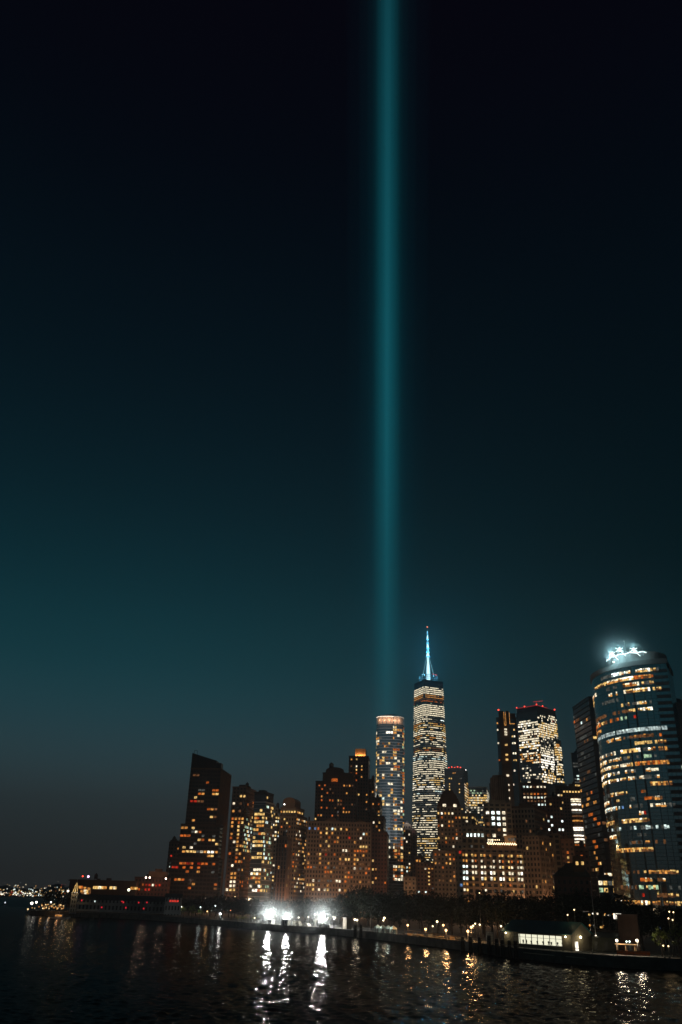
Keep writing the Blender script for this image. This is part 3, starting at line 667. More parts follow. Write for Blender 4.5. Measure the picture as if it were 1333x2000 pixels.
inner = shrink(pts, .93)
b.prism(inner, h, h + 9.5, 0); b.build('lantern_wall', [facade('lantern_screen', (.5, .36, .26), (.2, .16, .14), 1.2, 9, .3, .9)], r)
b = MB(); outr = shrink(pts, 1.0)
for i in range(n - 1):
    p, q = outr[i], outr[i+1]; b.tube((*p, h + 10.3), (*q, h + 10.3), .42, n=5)
    b.tube((*p, h), (*p, h + 10.3), .22, n=4)
b.build('crown_rail', SILV, r)
for i in range(1, n - 2):                                     # linear lights under the crown rail
    p, q = Vector(outr[i]), Vector(outr[i+1]); bb = MB()
    bb.tube((*p.lerp(q, .05), h + 9.6), (*q, h + 9.6), .3 if i < 8 else .16, n=5); bb.build('crown_light', lamp_mat('crown_strip', (1, .8, .62), 2.2 if i < 8 else 1.0), r)
for x, y in ((3, 0), (10, -3.2), (17, -3.5), (24, -2), (31, -1)):
    q = r.location + la * x + lo * y + Vector((0, 0, h + 5)); plight(r, q, (1, .62, .38), 1300, .5)
b = MB(); c0 = la * 19 + lo * 12
b.tube((c0.x, c0.y, h + 9), (c0.x, c0.y, h + 15), .6); e = la * 9
b.tube((c0.x - e.x*.9, c0.y - e.y*.9, h + 14), (c0.x + e.x*.8, c0.y + e.y*.8, h + 15.2), .5); b.tube((c0.x - e.x*.8, c0.y - e.y*.8, h + 9), (c0.x - e.x*.8, c0.y - e.y*.8, h + 14), .4)
b.build('window_cleaning_rig', SILV, r)
def spot(parent, loc, target, col, e, ang, name='added_spot'):
    l = bpy.data.lights.new(name, 'SPOT'); l.energy = e; l.color = col; l.spot_size = R_(ang); l.spot_blend = .6; l.shadow_soft_size = .5
    o = bpy.data.objects.new(name, l); COL.objects.link(o); o.parent = parent; o.location = Vector(loc) - parent.location
    d = Vector(target) - Vector(loc); o.rotation_euler = d.to_track_quat('-Z', 'Y').to_euler(); return o
top5 = r.location + la * 18; fl_ = P(862, 1551, 789)
rf = empty('added_floodlight', fl_, 'unseen floodlight added on the mansard tower to brighten the curved glass tower', 'floodlight')  # unseen lamp added to lift the curved tower's pale slab edges
MB().box(-.6, -.6, -3, .6, .6, .1).build('housing', STEEL, rf)
spot(rf, fl_ + Vector((0, 0, 1)), top5 + Vector((0, 0, 155)), (.92, .95, 1), SPOT5, 38)

# ------------------------------------------------------------------ the tallest tower: chamfered glass obelisk with spire
D1 = 1625; az1 = azim(838, 1600)
ctr = ground(846.5, D1 + 30, 3.0)
r = empty('glass_skyscraper', ctr, 'tallest skyscraper, tapering bands of lit glass topped by an ice blue spire', 'skyscraper')
a0 = R_(66.5); htop = P(839, 1337, D1 + 20).z - 3; s = 61.0
u1 = Vector((math.cos(a0), math.sin(a0), 0)); u2 = Vector((-math.sin(a0), math.cos(a0), 0))
base4 = [(-u1 - u2) * s/2, (u1 - u2) * s/2, (u1 + u2) * s/2, (-u1 + u2) * s/2]            # ccw
top4 = [(base4[i] + base4[(i+1) % 4]) / 2 for i in range(4)]                                # above the middles of the sides
b = MB(); hb = 56.0
vs = [(*v.xy, 0) for v in base4] + [(*v.xy, hb) for v in base4] + [(*v.xy, htop) for v in top4]
b.add(vs, [(i, (i+1) % 4, 4+(i+1) % 4, 4+i) for i in range(4)]); b.add(vs, [(4+i, 4+(i+1) % 4, 8+i) for i in range(4)] + [(4+(i+1) % 4, 8+(i+1) % 4, 8+i) for i in range(4)] + [(8, 9, 10, 11)])
OW = facade('skyscraper_glass', (.05, .055, .05), (.32, .42, .44), 3.0, 4.0, .97, .5, .12, .8)
b.build('wall', OW, r)
def section(z):
    f = max(0, min(1, (z - hb) / (htop - hb))); out = []
    for i in range(4): out += [base4[i].lerp(top4[i-1], f), base4[i].lerp(top4[i], f)]
    return [tuple(v.xy) for v in out]
rnd = random.Random(11); qs = []
def lvl(y):       # how full a floor is at picture row y
    for y0, y1, d, pal in ((1337,1355,1,'w'),(1355,1363,.9,'a'),(1363,1370,.6,'od'),(1370,1373,.3,'g'),(1373,1400,.97,'w'),(1400,1404,.65,'wk'),(1404,1412,.7,'Cwk'),(1412,1424,.8,'wya'),(1424,1428,.5,'wy'),(1428,1434,.97,'w'),(1434,1445,.7,'yaw'),
                           (1445,1460,.8,'wCk'),(1460,1466,.75,'dyo'),(1466,1474,.8,'w'),(1474,1483,.65,'kcw'),(1483,1512,.88,'w'),(1512,1516,.5,'kw'),(1516,1545,.8,'Wwy'),(1545,1552,.6,'kwc'),(1552,1566,.75,'w'),(1566,1590,.62,'wk'),(1590,1606,.7,'yw'),
                           (1606,1622,.7,'w'),(1622,1634,.5,'wk'),(1634,1638,.35,'k'),(1638,1650,.85,'yw'),(1650,1656,.5,'yw'),(1656,1690,.72,'yw')):
        if y0 <= y < y1: return d, pal
    return .3, 'yk'
nf = int(htop / 4.0)
for k in range(12, nf - 1):
    z = (k + .5) * 4.0; sec = section(z); xy = proj(r.location + Vector((0, -30, z))); d, pal = lvl(xy[1])
    for i in range(8):
        p, q = Vector(sec[i]), Vector(sec[(i+1) % 8]); e = q - p
        if e.length < 2: continue
        nn = Vector((e.y, -e.x)).normalized()
        if nn.dot(Vector((ctr.x, ctr.y)).normalized()) > -.05: continue
        m_ = max(1, int(e.length / 3.0)); u = e / e.length; j = 0; state = None; run = 0
        f = min(1, d * rnd.choice((.9, 1, 1, 1.05))); code = rnd.choice(pal)
        j0 = None
        for j in range(m_ + 1):
            on = j < m_ and rnd.random() < f
            if on and j0 is None: j0 = j
            if (not on or j - (j0 if j0 is not None else j) >= (9 if d > .9 else 4)) and j0 is not None:
                c = p + u * ((j0 + j) / 2 * e.length / m_) + nn * .35; ln = (j - j0) * e.length / m_ - .5
                qs.append((r.location + Vector((c.x, c.y, z)), math.atan2(u.y, u.x), max(ln, 1.5), 1.65 if d > .9 else 1.35, code if d > .9 or rnd.random() < .6 else rnd.choice(pal)))
                j0 = j if on else None
put_windows(r, qs)
cr0 = section(htop); b = MB().prism([tuple(v.xy) for v in top4], htop, htop + 6); b.build('parapet', BLACK, r)
b = MB()
for z, rad in ((htop + 11, 19), (htop + 15, 20), (htop + 19, 19)):
    for i in range(36):
        a, c = i * math.pi / 18, (i + 1) * math.pi / 18; b.tube((rad*math.cos(a), rad*math.sin(a), z), (rad*math.cos(c), rad*math.sin(c), z), .55, n=4)
for i in range(18): a = i * math.pi / 9; b.tube((19*math.cos(a), 19*math.sin(a), htop + 9), (19*math.cos(a), 19*math.sin(a), htop + 19), .4, n=4)
b.build('spire_ring', mat('ring_steel', (.25, .28, .3), .4, .5), r)
ztip = P(836, 1224, D1).z - 3; z0_ = htop + 18
ICE = win_mat('spire_light', (.22, .72, 1), 1.3, .5, .12); ICEW = lamp_mat('spire_light_white', (.55, .9, 1), 1.7); CBL = lamp_mat('spire_cable_light', (.35, .8, .95), .5)
zk = z0_ + 42
b = MB().tube((0, 0, z0_ - 8), (0, 0, zk), 3.8, 2.0, 8); b.build('spire_base', ICEW, r)
n = 6
for i in range(n):
    za, zb = zk + (ztip - zk) * i / n, zk + (ztip - zk) * (i + 1) / n; r0 = 2.5 * (1 - i / n) + .9
    MB().tube((0, 0, za), (0, 0, zb), r0, r0 * .62, 8).build('spire_section', ICE if i % 2 else ICEW, r)
    MB().tube((0, 0, za - .6), (0, 0, za + .6), r0 * 1.5, r0 * 1.5, 8).build('spire_collar', mat('collar', (.1, .2, .25), .5), r)
for i in range(8): a = i * math.pi / 4 + .3; MB().tube((13*math.cos(a), 13*math.sin(a), z0_), (2.6*math.cos(a), 2.6*math.sin(a), zk), .32, .32, 4).build('stay_cable', CBL, r)
MB().tube((0, 0, ztip), (0, 0, ztip + 8), .6, .4, 6).build('mast_tip', STEEL, r); MB().ball((0, 0, ztip + 9), 1.5).build('beacon', lamp_mat('beacon_red', (1, .22, .1), 2), r)
for f, e in ((.05, 1), (.3, 1), (.55, 1), (.8, 1)): plight(r, r.location + Vector((-3 * lo.x, -3 * lo.y - 6, z0_ + (ztip - z0_) * f)), (.08, .6, 1), 70000 * e, 1)
plight(r, r.location + Vector((-12, -14, htop + 22)), (.3, .8, 1), 9000, 1)
for i in range(3): MB().ball((18*math.cos(5.2+i*.3), 18*math.sin(5.2+i*.3), htop + 20), .7).build('obstruction_light', REDL, r)

# ------------------------------------------------------------------ between the tallest tower and the right edge
def simple(name, label, cat, px, D, M, Lx, Rx, a, f, plain, bay, fl, wf, hf, wl=(), wr=(), house_=None, extra=None, **k):
    r = house(name, label, cat, px, D); B = block(r, M, D, Lx, Rx, a, F[f] if isinstance(f, str) else f, plain, bay, fl, wf, hf, win_l=wl, win_r=wr, **k)
    if house_: rbox(r, B, *house_, plain)
    if extra: extra(r, B)
    finish(r, B['wins']); return r, B
simple('stone_apartment_block', 'narrow tan block just right of the curved glass tower foot', 'building', 796, 930, (802,1612), 788, 806, 80, 'tan', TAN, 2.6, 3.6, .5, .5, [('z',1615,1735,.2,'yawd',788,804),(792,796,1693,'c'),(794,798,1700,'c')], house_=(.2,.3,.8,.8,3))
simple('brick_infill', 'dim brick block wedged left of the tallest skyscraper foot', 'building', 808, 950, (811,1623), 802, 815, 80, 'brick2', DARKB, 2.8, 3.6, .5, .5, [('z',1630,1735,.15,'yac')], house_=(.2,.3,.8,.8,3))
simple('low_stone_block', 'low pale block behind the trees below the curved glass tower', 'building', 800, 760, (812,1716), 789, 815, 82, 'tan2', TAN, 3.2, 3.5, .45, .5, [('z',1718,1742,.25,'dok')], house_=(.2,.2,.5,.6,2))
def garage(r, B):
    MB().box(B['W']*.1, B['E']*.85, B['h']*.6, B['W']*.3, B['E']*1.02, B['h']*.75).build('loading_bay', WM['a'], r, B['loc'], B['a'])
simple('parking_garage', 'dark parking garage with one vertical line of yellow lamps', 'building', 830, 780, (848,1688), 813, 851, 82, 'brick', DARKB, 3, 3.1, .5, .4,
       [(829,846,1691,'aw'),(836,838,1702,'y'),(836,838,1707,'y'),(836,838,1713,'y'),(836,838,1719,'y'),(836,838,1725,'y'),('z',1728,1745,.4,'kck')], house_=(.2,.2,.5,.5,3), extra=garage)
simple('warm_lit_block', 'low block with an amber lit rooftop bay left of the mansard tower', 'building', 822, 860, (829,1676), 808, 833, 82, 'brick2', DARKB, 2.8, 3.6, .7, .6, [(808,822,1680,'a'),('z',1690,1720,.1,'o')], house_=(.2,.3,.6,.6,3))

# mansard tower
r = house('mansard_tower', 'tan tower with dark stepped mansard roof, right of the tallest skyscraper', 'tower', 878, 790)
ws = []
B = block(r, (901,1578), 790, 854, 905.5, 82, F['tan2'], TAN, 3.2, 3.5, .45, .5, wins=ws, win_l=[('z',1582,1665,.34,'yaowod'),(863,870,1583,'W'),(873,875,1583,'y'),(881,886,1590,'w'),(875,886,1607,'a')], win_r=[('z',1600,1660,.1,'o')], ledges=(8, .5, .5))
W, E, h = B['W'], B['E'], B['h']; b = MB()
for k, (f0, f1, z0_, z1_) in enumerate(((0, .05, 0, 4), (.05, .1, 4, 8), (.13, .2, 8, 12), (.24, .32, 12, 15.5))):
    b.prism([(W*f0, E*f0), (W*(1-f0), E*f0), (W*(1-f0), E*(1-f0)), (W*f0, E*(1-f0))], h + z0_, h + z1_, poly1=[(W*f1, E*f1), (W*(1-f1), E*f1), (W*(1-f1), E*(1-f1)), (W*f1, E*(1-f1))])
b.build('mansard_roof', DARKB, r, B['loc'], B['a'])
for yy in (.18, .62): MB().box(-.4, E*yy, h + .8, .3, E*yy + 3, h + 3.2).build('roof_lamp', WM['w'], r, B['loc'], B['a'])
block(r, (904,1664), 786, 846, 911, 82, F['tan2'], TAN, 3.2, 3.5, .45, .5, wins=ws, win_l=[('z',1668,1735,.26,'yaodd'),(868,878,1671,'a'),(883,892,1660,'y')], name='lower_tier')
finish(r, ws)
def reds(r, B):
    W, E, h = B['W'], B['E'], B['h']
    for i in range(5): MB().ball((W*.2, E*(.2 + .15*i), h + 3.5 + (i % 2)), .8).build('obstruction_light', REDL, r, B['loc'], B['a'])
    MB().ball((W*.7, E*.04, h + 2), .9).build('roof_light', WHL, r, B['loc'], B['a'])
    MB().box(W*.15, E*.35, h, W*.5, E*.8, h + 3).build('roof_house', GREY, r, B['loc'], B['a'])
simple('grey_office_tower', 'grey office tower with red roof lights and columns of yellow windows', 'tower', 890, 1300, (906,1502), 868, 914, 72, 'office', GREY, 3, 4, .55, .5,
       [('z',1518,1552,1,'y',877.5,880.5),('z',1530,1556,.9,'y',895.5,899),(883,891,1506,'a'),('z',1510,1600,.05,'yk')], [('z',1530,1600,.55,'yaw')], extra=reds)
simple('lit_office_block', 'glass office block with solid golden lit floors behind the mansard tower', 'building', 934, 1350, (951,1538), 914, 956, 76, 'office', SILV, 2.6, 3.6, .9, .6,
       [('z',1540,1553,.6,'kg'),('z',1553,1574,.95,'yw'),('z',1574,1590,.7,'wk'),('z',1590,1640,.4,'yk')], [('z',1540,1600,.7,'wk')], house_=(.2,.3,.6,.7,3))
simple('dark_corner_block', 'small black block with two amber lit floors, left of the octagonal ribbed tower', 'building', 965, 1050, (972,1532), 956, 978, 74, 'black', BLACK, 2.8, 3.8, .9, .6, [(957,973,1556,'a'),(957,973,1562,'oa'),('z',1533,1550,.1,'a'),('z',1565,1600,.1,'y')], house_=(.2,.3,.8,.7,3))
simple('white_window_block', 'low office block behind the mansard tower with small scattered yellow windows', 'building', 920, 900, (926,1592), 903, 932, 76, 'tan2', TAN, 3, 3.5, .6, .5, [('z',1592,1625,.5,'yw')], [('z',1592,1625,.3,'y')], house_=(.2,.3,.6,.7,3))

# octagonal ribbed tower
r = house('octagonal_tower', 'short octagonal brown tower with pale vertical ribs in front of the slender tower', 'tower', 978, 850)
c0 = P(978, 1519, 850); hh = c0.z - 3; rad = 8.4; b = MB()
oc = [(rad*math.cos(R_(22.5 + 45*i)), rad*math.sin(R_(22.5 + 45*i))) for i in range(8)]
bl = Vector((c0.x, c0.y + rad, 3)) - r.location
b.prism(oc, 0, hh); b.build('wall', BROWN, r, bl)
b = MB()
for i in range(8):
    for f in (.0, .33, .66):
        p = Vector(oc[i]).lerp(Vector(oc[(i+1) % 8]), f); b.box(p.x - .5, p.y - .5, 0, p.x + .5, p.y + .5, hh + .8)
b.build('pier', TAN, r, bl)
b = MB(); b.prism([(x*.8, y*.8) for x, y in oc], hh, hh + 3); b.tube((0, 0, hh + 3), (0, 0, hh + 7), .3); b.build('roof_house', BROWN, r, bl)
finish(r, [(r.location + bl + Vector((1.5, -rad*.96, hh - 27)), 0, 1.4, 2, 'y')])

# slender art deco tower with gold light slots
r = house('slender_tower', 'slender brown tower with glass corners and gold lit slots near its top', 'tower', 990, 1000)
ws = []
B = block(r, (1009,1403), 1000, 969.5, 1014, 80, F['glassb'], BROWN, 2.4, 3.9, .7, .5, wins=ws, win_l=[('z',1422,1441,.95,'wy',1001,1010),(968,974,1414,'a'),(969,974,1424,'w'),(1001,1008,1453,'w'),(1001,1010,1473,'w'),(1001,1010,1484,'y'),(973,977,1454,'w'),(976,979,1483,'o'),('z',1500,1590,.06,'w')], win_r=[('z',1480,1560,.25,'wy')])
E, h = B['E'], B['h']; b = MB(); sft = P(990, 1389, 999).z - 3
for y0, y1, zt in ((.36, .52, sft), (.62, .86, sft), (.52, .62, sft - 14), (.0, .1, h)): b.box(-1.6, E*y0, 0, 6, E*y1, zt)
b.build('stone_shaft', BROWN, r, B['loc'], B['a'])
g = MB(); zb = P(987, 1417, 998).z - 3
for y in (.53, .61): g.box(-1.9, E*y - .25, zb, -1.6, E*y + .25, zb + 16)
g.box(-1.9, E*.53, zb, -1.6, E*.61, zb + 1.1); g.build('gold_light_slot', WM['a'], r, B['loc'], B['a'])
g = MB(); zb = P(1005, 1414, 998).z - 3; g.box(-.5, E*.1, zb, -.3, E*.34, zb + 1); g.box(-.5, E*.33, zb, -.3, E*.35, zb + 14); g.build('gold_light_slot', WM['a'], r, B['loc'], B['a'])
for y in (1424.5,1429.5,1434.5,1454.5,1474,1483.6,1514.6,1533,1543,1559): ws.append((P(988 + (y - 1424)*.045, y, 995.5), R_(170), 3.0, 2.0, 'w' if y < 1440 or y > 1500 else 'y'))
MB().ball((-1, E*.86, sft + 1.5), .9).build('obstruction_light', REDL, r, B['loc'], B['a'])
rbox(r, B, .1, .05, .8, .3, 6, BROWN); finish(r, ws)

# big office tower with red topped crown
r = house('red_topped_office_tower', 'broad glass office tower full of white lit floors with red lights along its roof', 'skyscraper', 1047, 1480)
ws = []
B = block(r, (1049,1388), 1480, 1009, 1087, 42, F['office'], BLACK, 3.0, 4.0, .9, .62, wins=ws,
          win_l=[('z',1407,1412,.9,'w'),('z',1412,1432,.93,'wwW'),('z',1432,1440,.55,'dw'),('z',1440,1448,.9,'w'),('z',1448,1470,.93,'wWy'),('z',1470,1490,.9,'wa'),('z',1490,1500,.15,'k'),('z',1500,1530,.55,'wk')],
          win_r=[('z',1398,1404,.4,'w'),('z',1404,1412,.6,'wr'),('z',1412,1440,.9,'wy'),('z',1440,1475,.75,'wk'),('z',1475,1500,.95,'WW'),('z',1500,1530,.9,'wWy')])
C = block(r, (1049,1378), 1482, 1010, 1085, 42, BLACK, BLACK, 3, 4, .9, .6, z0=B['zt'] - .5, wins=ws, name='crown', roof=False)
MB().box(5, 5, C['h'], C['W']*.6, C['E']*.6, C['h'] + 3).build('roof_house', BLACK, r, C['loc'], C['a'])
g = MB(); W, E, h = C['W'], C['E'], C['h']
g.box(-.6, 0, h, -.1, E*1.0, h + .9); g.box(0, -.6, h, W*.55, -.1, h + .9); g.build('red_light_strip', lamp_mat('red_strip', (1, .05, .06), .35), r, C['loc'], C['a'])
for x, y in ((-.5, E), (-.5, E*.6), (-.5, .3), (W*.3, -.5), (W*.95, -.5), (W, 1)): MB().ball((x, y, h + 2), 1.0).build('obstruction_light', REDL, r, C['loc'], C['a'])
b = MB(); b.tube((3, 3, h), (3, 3, h + 9), .4); b.tube((-2, 6, h + 7), (14, -4, h + 10), .45); b.build('roof_crane', lamp_mat('crane_red_lit', (1, .08, .06), .5), r, C['loc'], C['a'])
D_ = block(r, (1088,1446), 1455, 1080, 1096, 42, F['office'], BLACK, 3, 4, .9, .62, wins=ws, win_l=[('z',1450,1530,.8,'wy')], win_r=[('z',1455,1530,.7,'wy')], name='side_wing')
MB().ball((0, -1, D_['h'] - 9), 3.0).build('wing_lamp', WM['a'], r, D_['loc'], D_['a'])
finish(r, ws)

simple('dark_stepped_block', 'near black stepped office block with rows of white square windows', 'building', 1045, 880, (1067,1531), 1017, 1078, 78, 'brick2', DARKB, 3.4, 3.4, .55, .5,
       [(1018,1067,1535,'cwc'),(1032,1068,1540,'dw'),(1024,1068,1548,'dao'),(1022,1070,1560,'wc'),(1030,1072,1567,'wd'),(1050,1075,1573,'c')], [('z',1540,1600,.15,'o')], house_=(.2,.25,.6,.6,5))
simple('plain_dark_block', 'dark block with a few white windows, right of the stepped office block', 'building', 1080, 800, (1098,1560), 1066, 1103, 80, 'brick2', DARKB, 3, 3.6, .5, .5, [('z',1595,1625,.5,'Cc',1064,1084),('z',1562,1600,.1,'yw'),('z',1600,1625,.5,'C',1093,1100)], house_=(.3,.3,.7,.7,3))

# tower with white curved bands
def bands(r, B):
    W, E, h = B['W'], B['E'], B['h']
    for i, (y, c) in enumerate(((1562,'w'),(1566,'w'),(1572,'W'),(1583,'W'),(1588,'k'),(1595,'d'),(1604,'a'),(1618,'W'),(1622,'W'),(1628,'k'),(1633,'W'),(1640,'W'),(1646,'w'),(1652,'o'),(1660,'d'),(1668,'d'),(1675,'w'))):
        z = P(1124, y, 915).z - 3; g = MB(); n = 6; y0, y1 = E*.02, E*.42
        arc = [(-2.2*math.sin(math.pi*j/n), y0 + (y1 - y0)*j/n) for j in range(n + 1)]
        for j in range(n): g.add([(*arc[j], z), (*arc[j+1], z), (*arc[j+1], z + 1.5), (*arc[j], z + 1.5)], [(0, 3, 2, 1)])
        g.build('curved_window', WM[c], r, B['loc'], B['a'])
    b = MB(); b.box(-2.6, -1.2, 0, -.1, -.1, h); b.build('corner_pier', TAN, r, B['loc'], B['a'])
simple('bow_window_tower', 'brown tower with bright curved bow windows and a lit top floor', 'tower', 1112, 920, (1133,1538), 1085, 1140, 84, 'brick', BROWN, 3, 3.6, .6, .5,
       [(1098,1132,1541,'y'),(1086,1096,1553,'w'),(1094,1098,1553,'y'),(1083,1087,1568,'w'),(1097,1104,1568,'y'),('z',1575,1650,.12,'yawo',1085,1112)], extra=bands, house_=(.2,.5,.6,.8,3))
simple('thin_black_tower', 'thin black tower far behind with a few cool lit floors', 'tower', 1124, 1100, (1132,1472), 1116, 1136, 80, 'black', BLACK, 3, 3.8, .9, .5, [(1119,1131,1490,'k'),(1119,1131,1495,'k'),(1128,1133,1506,'c'),(1122,1133,1520,'kc'),(1127,1133,1515,'c'),(1120,1132,1528,'kyc'),(1122,1132,1534,'y')], house_=(.2,.3,.6,.6,3))

# stone buildings in front
simple('big_window_building', 'dark stone building with two rows of big bright white windows', 'building', 972, 660, (999,1571), 945, 1004, 82, 'deep', TAN, 4.0, 4.0, .55, .55,
       [(951,957,1585,'W'),(961,967,1582,'C'),(972,978,1582,'C'),(984,989,1585,'w'),(962,969,1600,'C'),(973,979,1600,'C'),(985,991,1603,'w'),(963,969,1608,'C'),(973,979,1608,'C'),(985,991,1612,'w'),(950,955,1604,'d'),(931,936,1608,'c'),('z',1612,1640,.2,'kwd')],
       house_=(.2,.2,.7,.8,3), ledges=(3, .5, .5))
simple('row_light_building', 'squat stone building with a line of small white lights under its cornice', 'building', 925, 640, (946,1619), 905, 951, 82, 'deep', TAN, 2.7, 3.9, .5, .55, [(909,943,1625,'C'),('z',1640,1660,.1,'k'),(893,897,1645,'w')], house_=(.1,.2,.6,.7,3), ledges=(2, .4, .5))
simple('corner_annex', 'dim annex with two red windows beside the arcaded customs-style building', 'building', 900, 620, (912,1652), 890, 916, 82, 'tan2', TAN, 3.2, 3.5, .5, .5, [(894,899,1658,'r'),(900,905,1658,'r'),('z',1665,1740,.2,'yaob')], house_=(.2,.2,.7,.7,2))
# arcaded building, brightest windows of the front row
r = house('arcaded_building', 'long low stone building with six rows of bright warm windows above the trees', 'building', 962, 600)
ws = []
B = block(r, (1020,1662), 600, 903, 1026, 84, F['arcade'], TAN, 2.0, 3.55, .62, .58, wins=ws, win_l=[], win_r=[('z',1664,1740,.4,'yaw')], ledges=(3, .5, .5))
cs = cells(Vector((B['p0'].x - .12, B['p0'].y - .05, 0)), (-math.sin(B['a']), math.cos(B['a'])), B['E'], 3, B['zt'], 2.0, 3.55); rnd = random.Random(2); K = max(c[1] for c in cs)
for i, k, c, a, (x, y) in cs:
    row = K - k; ok = i % 3 != 2
    pal = {0: 'aay', 1: 'wyao', 2: 'wwy', 3: 'Www', 4: 'wWy', 5: 'aod', 6: 'wyk'}.get(row, 'ya')
    pr_ = {0: .85, 1: .8, 2: .95, 3: .95, 4: .95, 5: .55, 6: .5}.get(row, .3)
    if ok and rnd.random() < pr_: ws.append((c, a, 1.25 if row != 1 else 1.0, 1.9 if row in (3, 4) else 1.5, 'C' if x < 917 and row in (2, 3, 4) else rnd.choice(pal)))
finish(r, ws, 100)
# terrace pavilion with string of bulbs on its roof
r = house('rooftop_terrace', 'amber lit roof terrace with a string of bright bulbs above the arcaded building', 'terrace', 980, 625)
B = block(r, (1010,1652), 618, 949, 1013, 84, BROWN, BROWN, 3, 3, .5, .5, z0=18)
E, h = B['E'], B['h']
C = block(r, (1008,1636), 622, 986, 1010, 84, TAN, TAN, 3, 3, .5, .5, z0=18, name='upper_wall')
BULB = lamp_mat('terrace_bulb', (1, .72, .4), 4)
for i in range(26): MB().ball((-.6, E*(.03 + .94*i/26), h + (1.4 if i % 2 else .7) + .0), .42, n=6, k=4).build('bulb', BULB, r, B['loc'], B['a'])
for i in range(6): MB().ball((1.0, E*(.55 + .4*i/6), h + 3.6), .36, n=6, k=4).build('bulb', BULB, r, B['loc'], B['a'])
for f in (.15, .5, .85): q = r.location + B['loc'] + Vector((-math.cos(B['a'])*1.5 - math.sin(B['a'])*E*f, -math.sin(B['a'])*1.5 + math.cos(B['a'])*E*f, h + 2.5)); plight(r, q, (1, .5, .18), 700, .5)
finish(r, [(P(954 + 4*i, 1642, 617), R_(172), .8, 2.2, 'w') for i in range(3)] + [(P(995 + 5*i, 1640, 620.5), R_(174), 1.0, 2.0, 'k') for i in range(3)])

# massive brown masonry building
r = house('masonry_building', 'massive brown masonry building with stepped corners, warm lit, dark windows', 'building', 1040, 660)
ws = []
B = block(r, (1043,1577), 680, 994, 1069, 62, F['tan'], BROWN, 2.6, 3.6, .45, .55, wins=ws, win_l=[('z',1600,1640,.03,'d')], win_r=[('z',1585,1640,.06,'dya')], ledges=(6, .7, .7))
C = block(r, (1052,1635), 640, 1020, 1079, 52, F['tan'], TAN, 2.6, 3.6, .45, .55, wins=ws, win_l=[('z',1640,1745,.03,'yad')], win_r=[('z',1640,1740,.05,'ya')], ledges=(8, .8, .8), ribs=(3, .5, .7), name='lower_tier')
rbox(r, B, .2, .2, .7, .7, 4, BROWN); finish(r, ws)
simple('deep_window_block', 'tan block with columns of black arched openings, right of the masonry building', 'building', 1085, 690, (1093,1632), 1072, 1099, 70, 'deep', TAN, 4.2, 3.9, .6, .6, [('z',1640,1650,.05,'d')], house_=(.2,.2,.7,.7,2))
simple('brown_gap_block', 'plain dark brown block between deep windowed block and black glass tower', 'building', 1105, 640, (1120,1642), 1096, 1130, 76, 'brick', BROWN, 3, 3.4, .45, .5, [('z',1650,1700,.12,'ao'),(1113,1117,1672,'w'),(1110,1114,1680,'y')], house_=(.2,.2,.7,.7,2))
simple('pink_gap_block', 'dim lower block directly below the bow window tower', 'building', 1135, 560, (1150,1662), 1122, 1160, 76, 'brick2', BROWN, 3, 3.4, .45, .5, [('z',1665,1700,.15,'aok')], house_=(.2,.2,.7,.7,2))

# dark hall with barrel roof and two yellow dormers
r = house('dormered_hall', 'dark hall with a sloping mansard roof and two small yellow dormer windows', 'building', 1120, 470)
ws = []
B = block(r, (1152,1713), 470, 1082, 1160, 80, F['brick2'], DARKB, 3.2, 3.6, .5, .5, wins=ws, win_l=[(1121,1126,1720,'y'),(1138,1142,1721,'y')], roof=False)
W, E, h = B['W'], B['E'], B['h']
MB().prism([(-.8, -.8), (W+.8, -.8), (W+.8, E+.8), (-.8, E+.8)], h, h + 6.5, poly1=[(4, 3), (W-3, 3), (W-3, E-7), (4, E-7)]).build('mansard_roof', mat('slate', (.03, .034, .04), .6, noise=.3, nscale=.3), r, B['loc'], B['a'])
MB().box(1, E*.12, h + 2, 7, E*.42, h + 10).build('dormer_block', DARKB, r, B['loc'], B['a'])
g = MB().box(-.9, E*.66, h*.2, 0, E*.92, h*.62); g.build('pale_banner', GREY, r, B['loc'], B['a'])
for px in (1127.5, 1138): ws.append((P(px, 1686, 466), R_(170), 1.3, 1.6, 'y'))
finish(r, ws)

# black window-grid tower left of the round tower
r = house('black_grid_tower', 'black glass tower with a slanting roofline beside the rounded tower', 'tower', 1150, 680)
L_ = [(1127,1132,1403,'d'),(1134,1138,1407,'c'),(1144,1148,1402,'a'),(1119,1124,1409,'o'),(1134,1142,1423,'k'),(1133,1145,1439,'k'),(1136,1140,1473,'k'),(1146,1152,1509,'d'),(1135,1137,1542,'a'),(1154,1158,1544,'o'),(1146,1149,1546,'d'),(1148,1152,1559,'a'),(1138,1141,1571,'a'),(1144,1152,1569,'a'),(1160,1165,1563,'a'),(1150,1160,1591,'o'),(1160,1170,1604,'o'),
      (1158,1165,1643,'o'),(1162,1168,1658,'o'),(1160,1168,1671,'a'),('z',1600,1700,.10,'dok'),('z',1680,1712,.35,'yaw'),('z',1400,1600,.04,'kd')]
B = block(r, (1150,1363), 690, 1119, 1176, 3, F['black'], BLACK, 3.4, 4.0, .8, .5, win_l=L_, win_r=[('z',1395,1470,.22,'yao'),(1156,1166,1561,'a'),('z',1560,1720,.15,'oad'),('z',1700,1730,.5,'yw')])
rbox(r, B, .2, .3, .6, .8, 3, BLACK); finish(r, B['wins'])
simple('podium_building', 'low podium with pale yellow lit floors at the foot of the black glass tower', 'building', 1185, 520, (1196,1716), 1168, 1208, 76, 'black', BLACK, 2.6, 3.6, .8, .6, [('z',1718,1750,.6,'ywkg')], [('z',1700,1740,.5,'yk')], house_=(.2,.2,.6,.6,2))

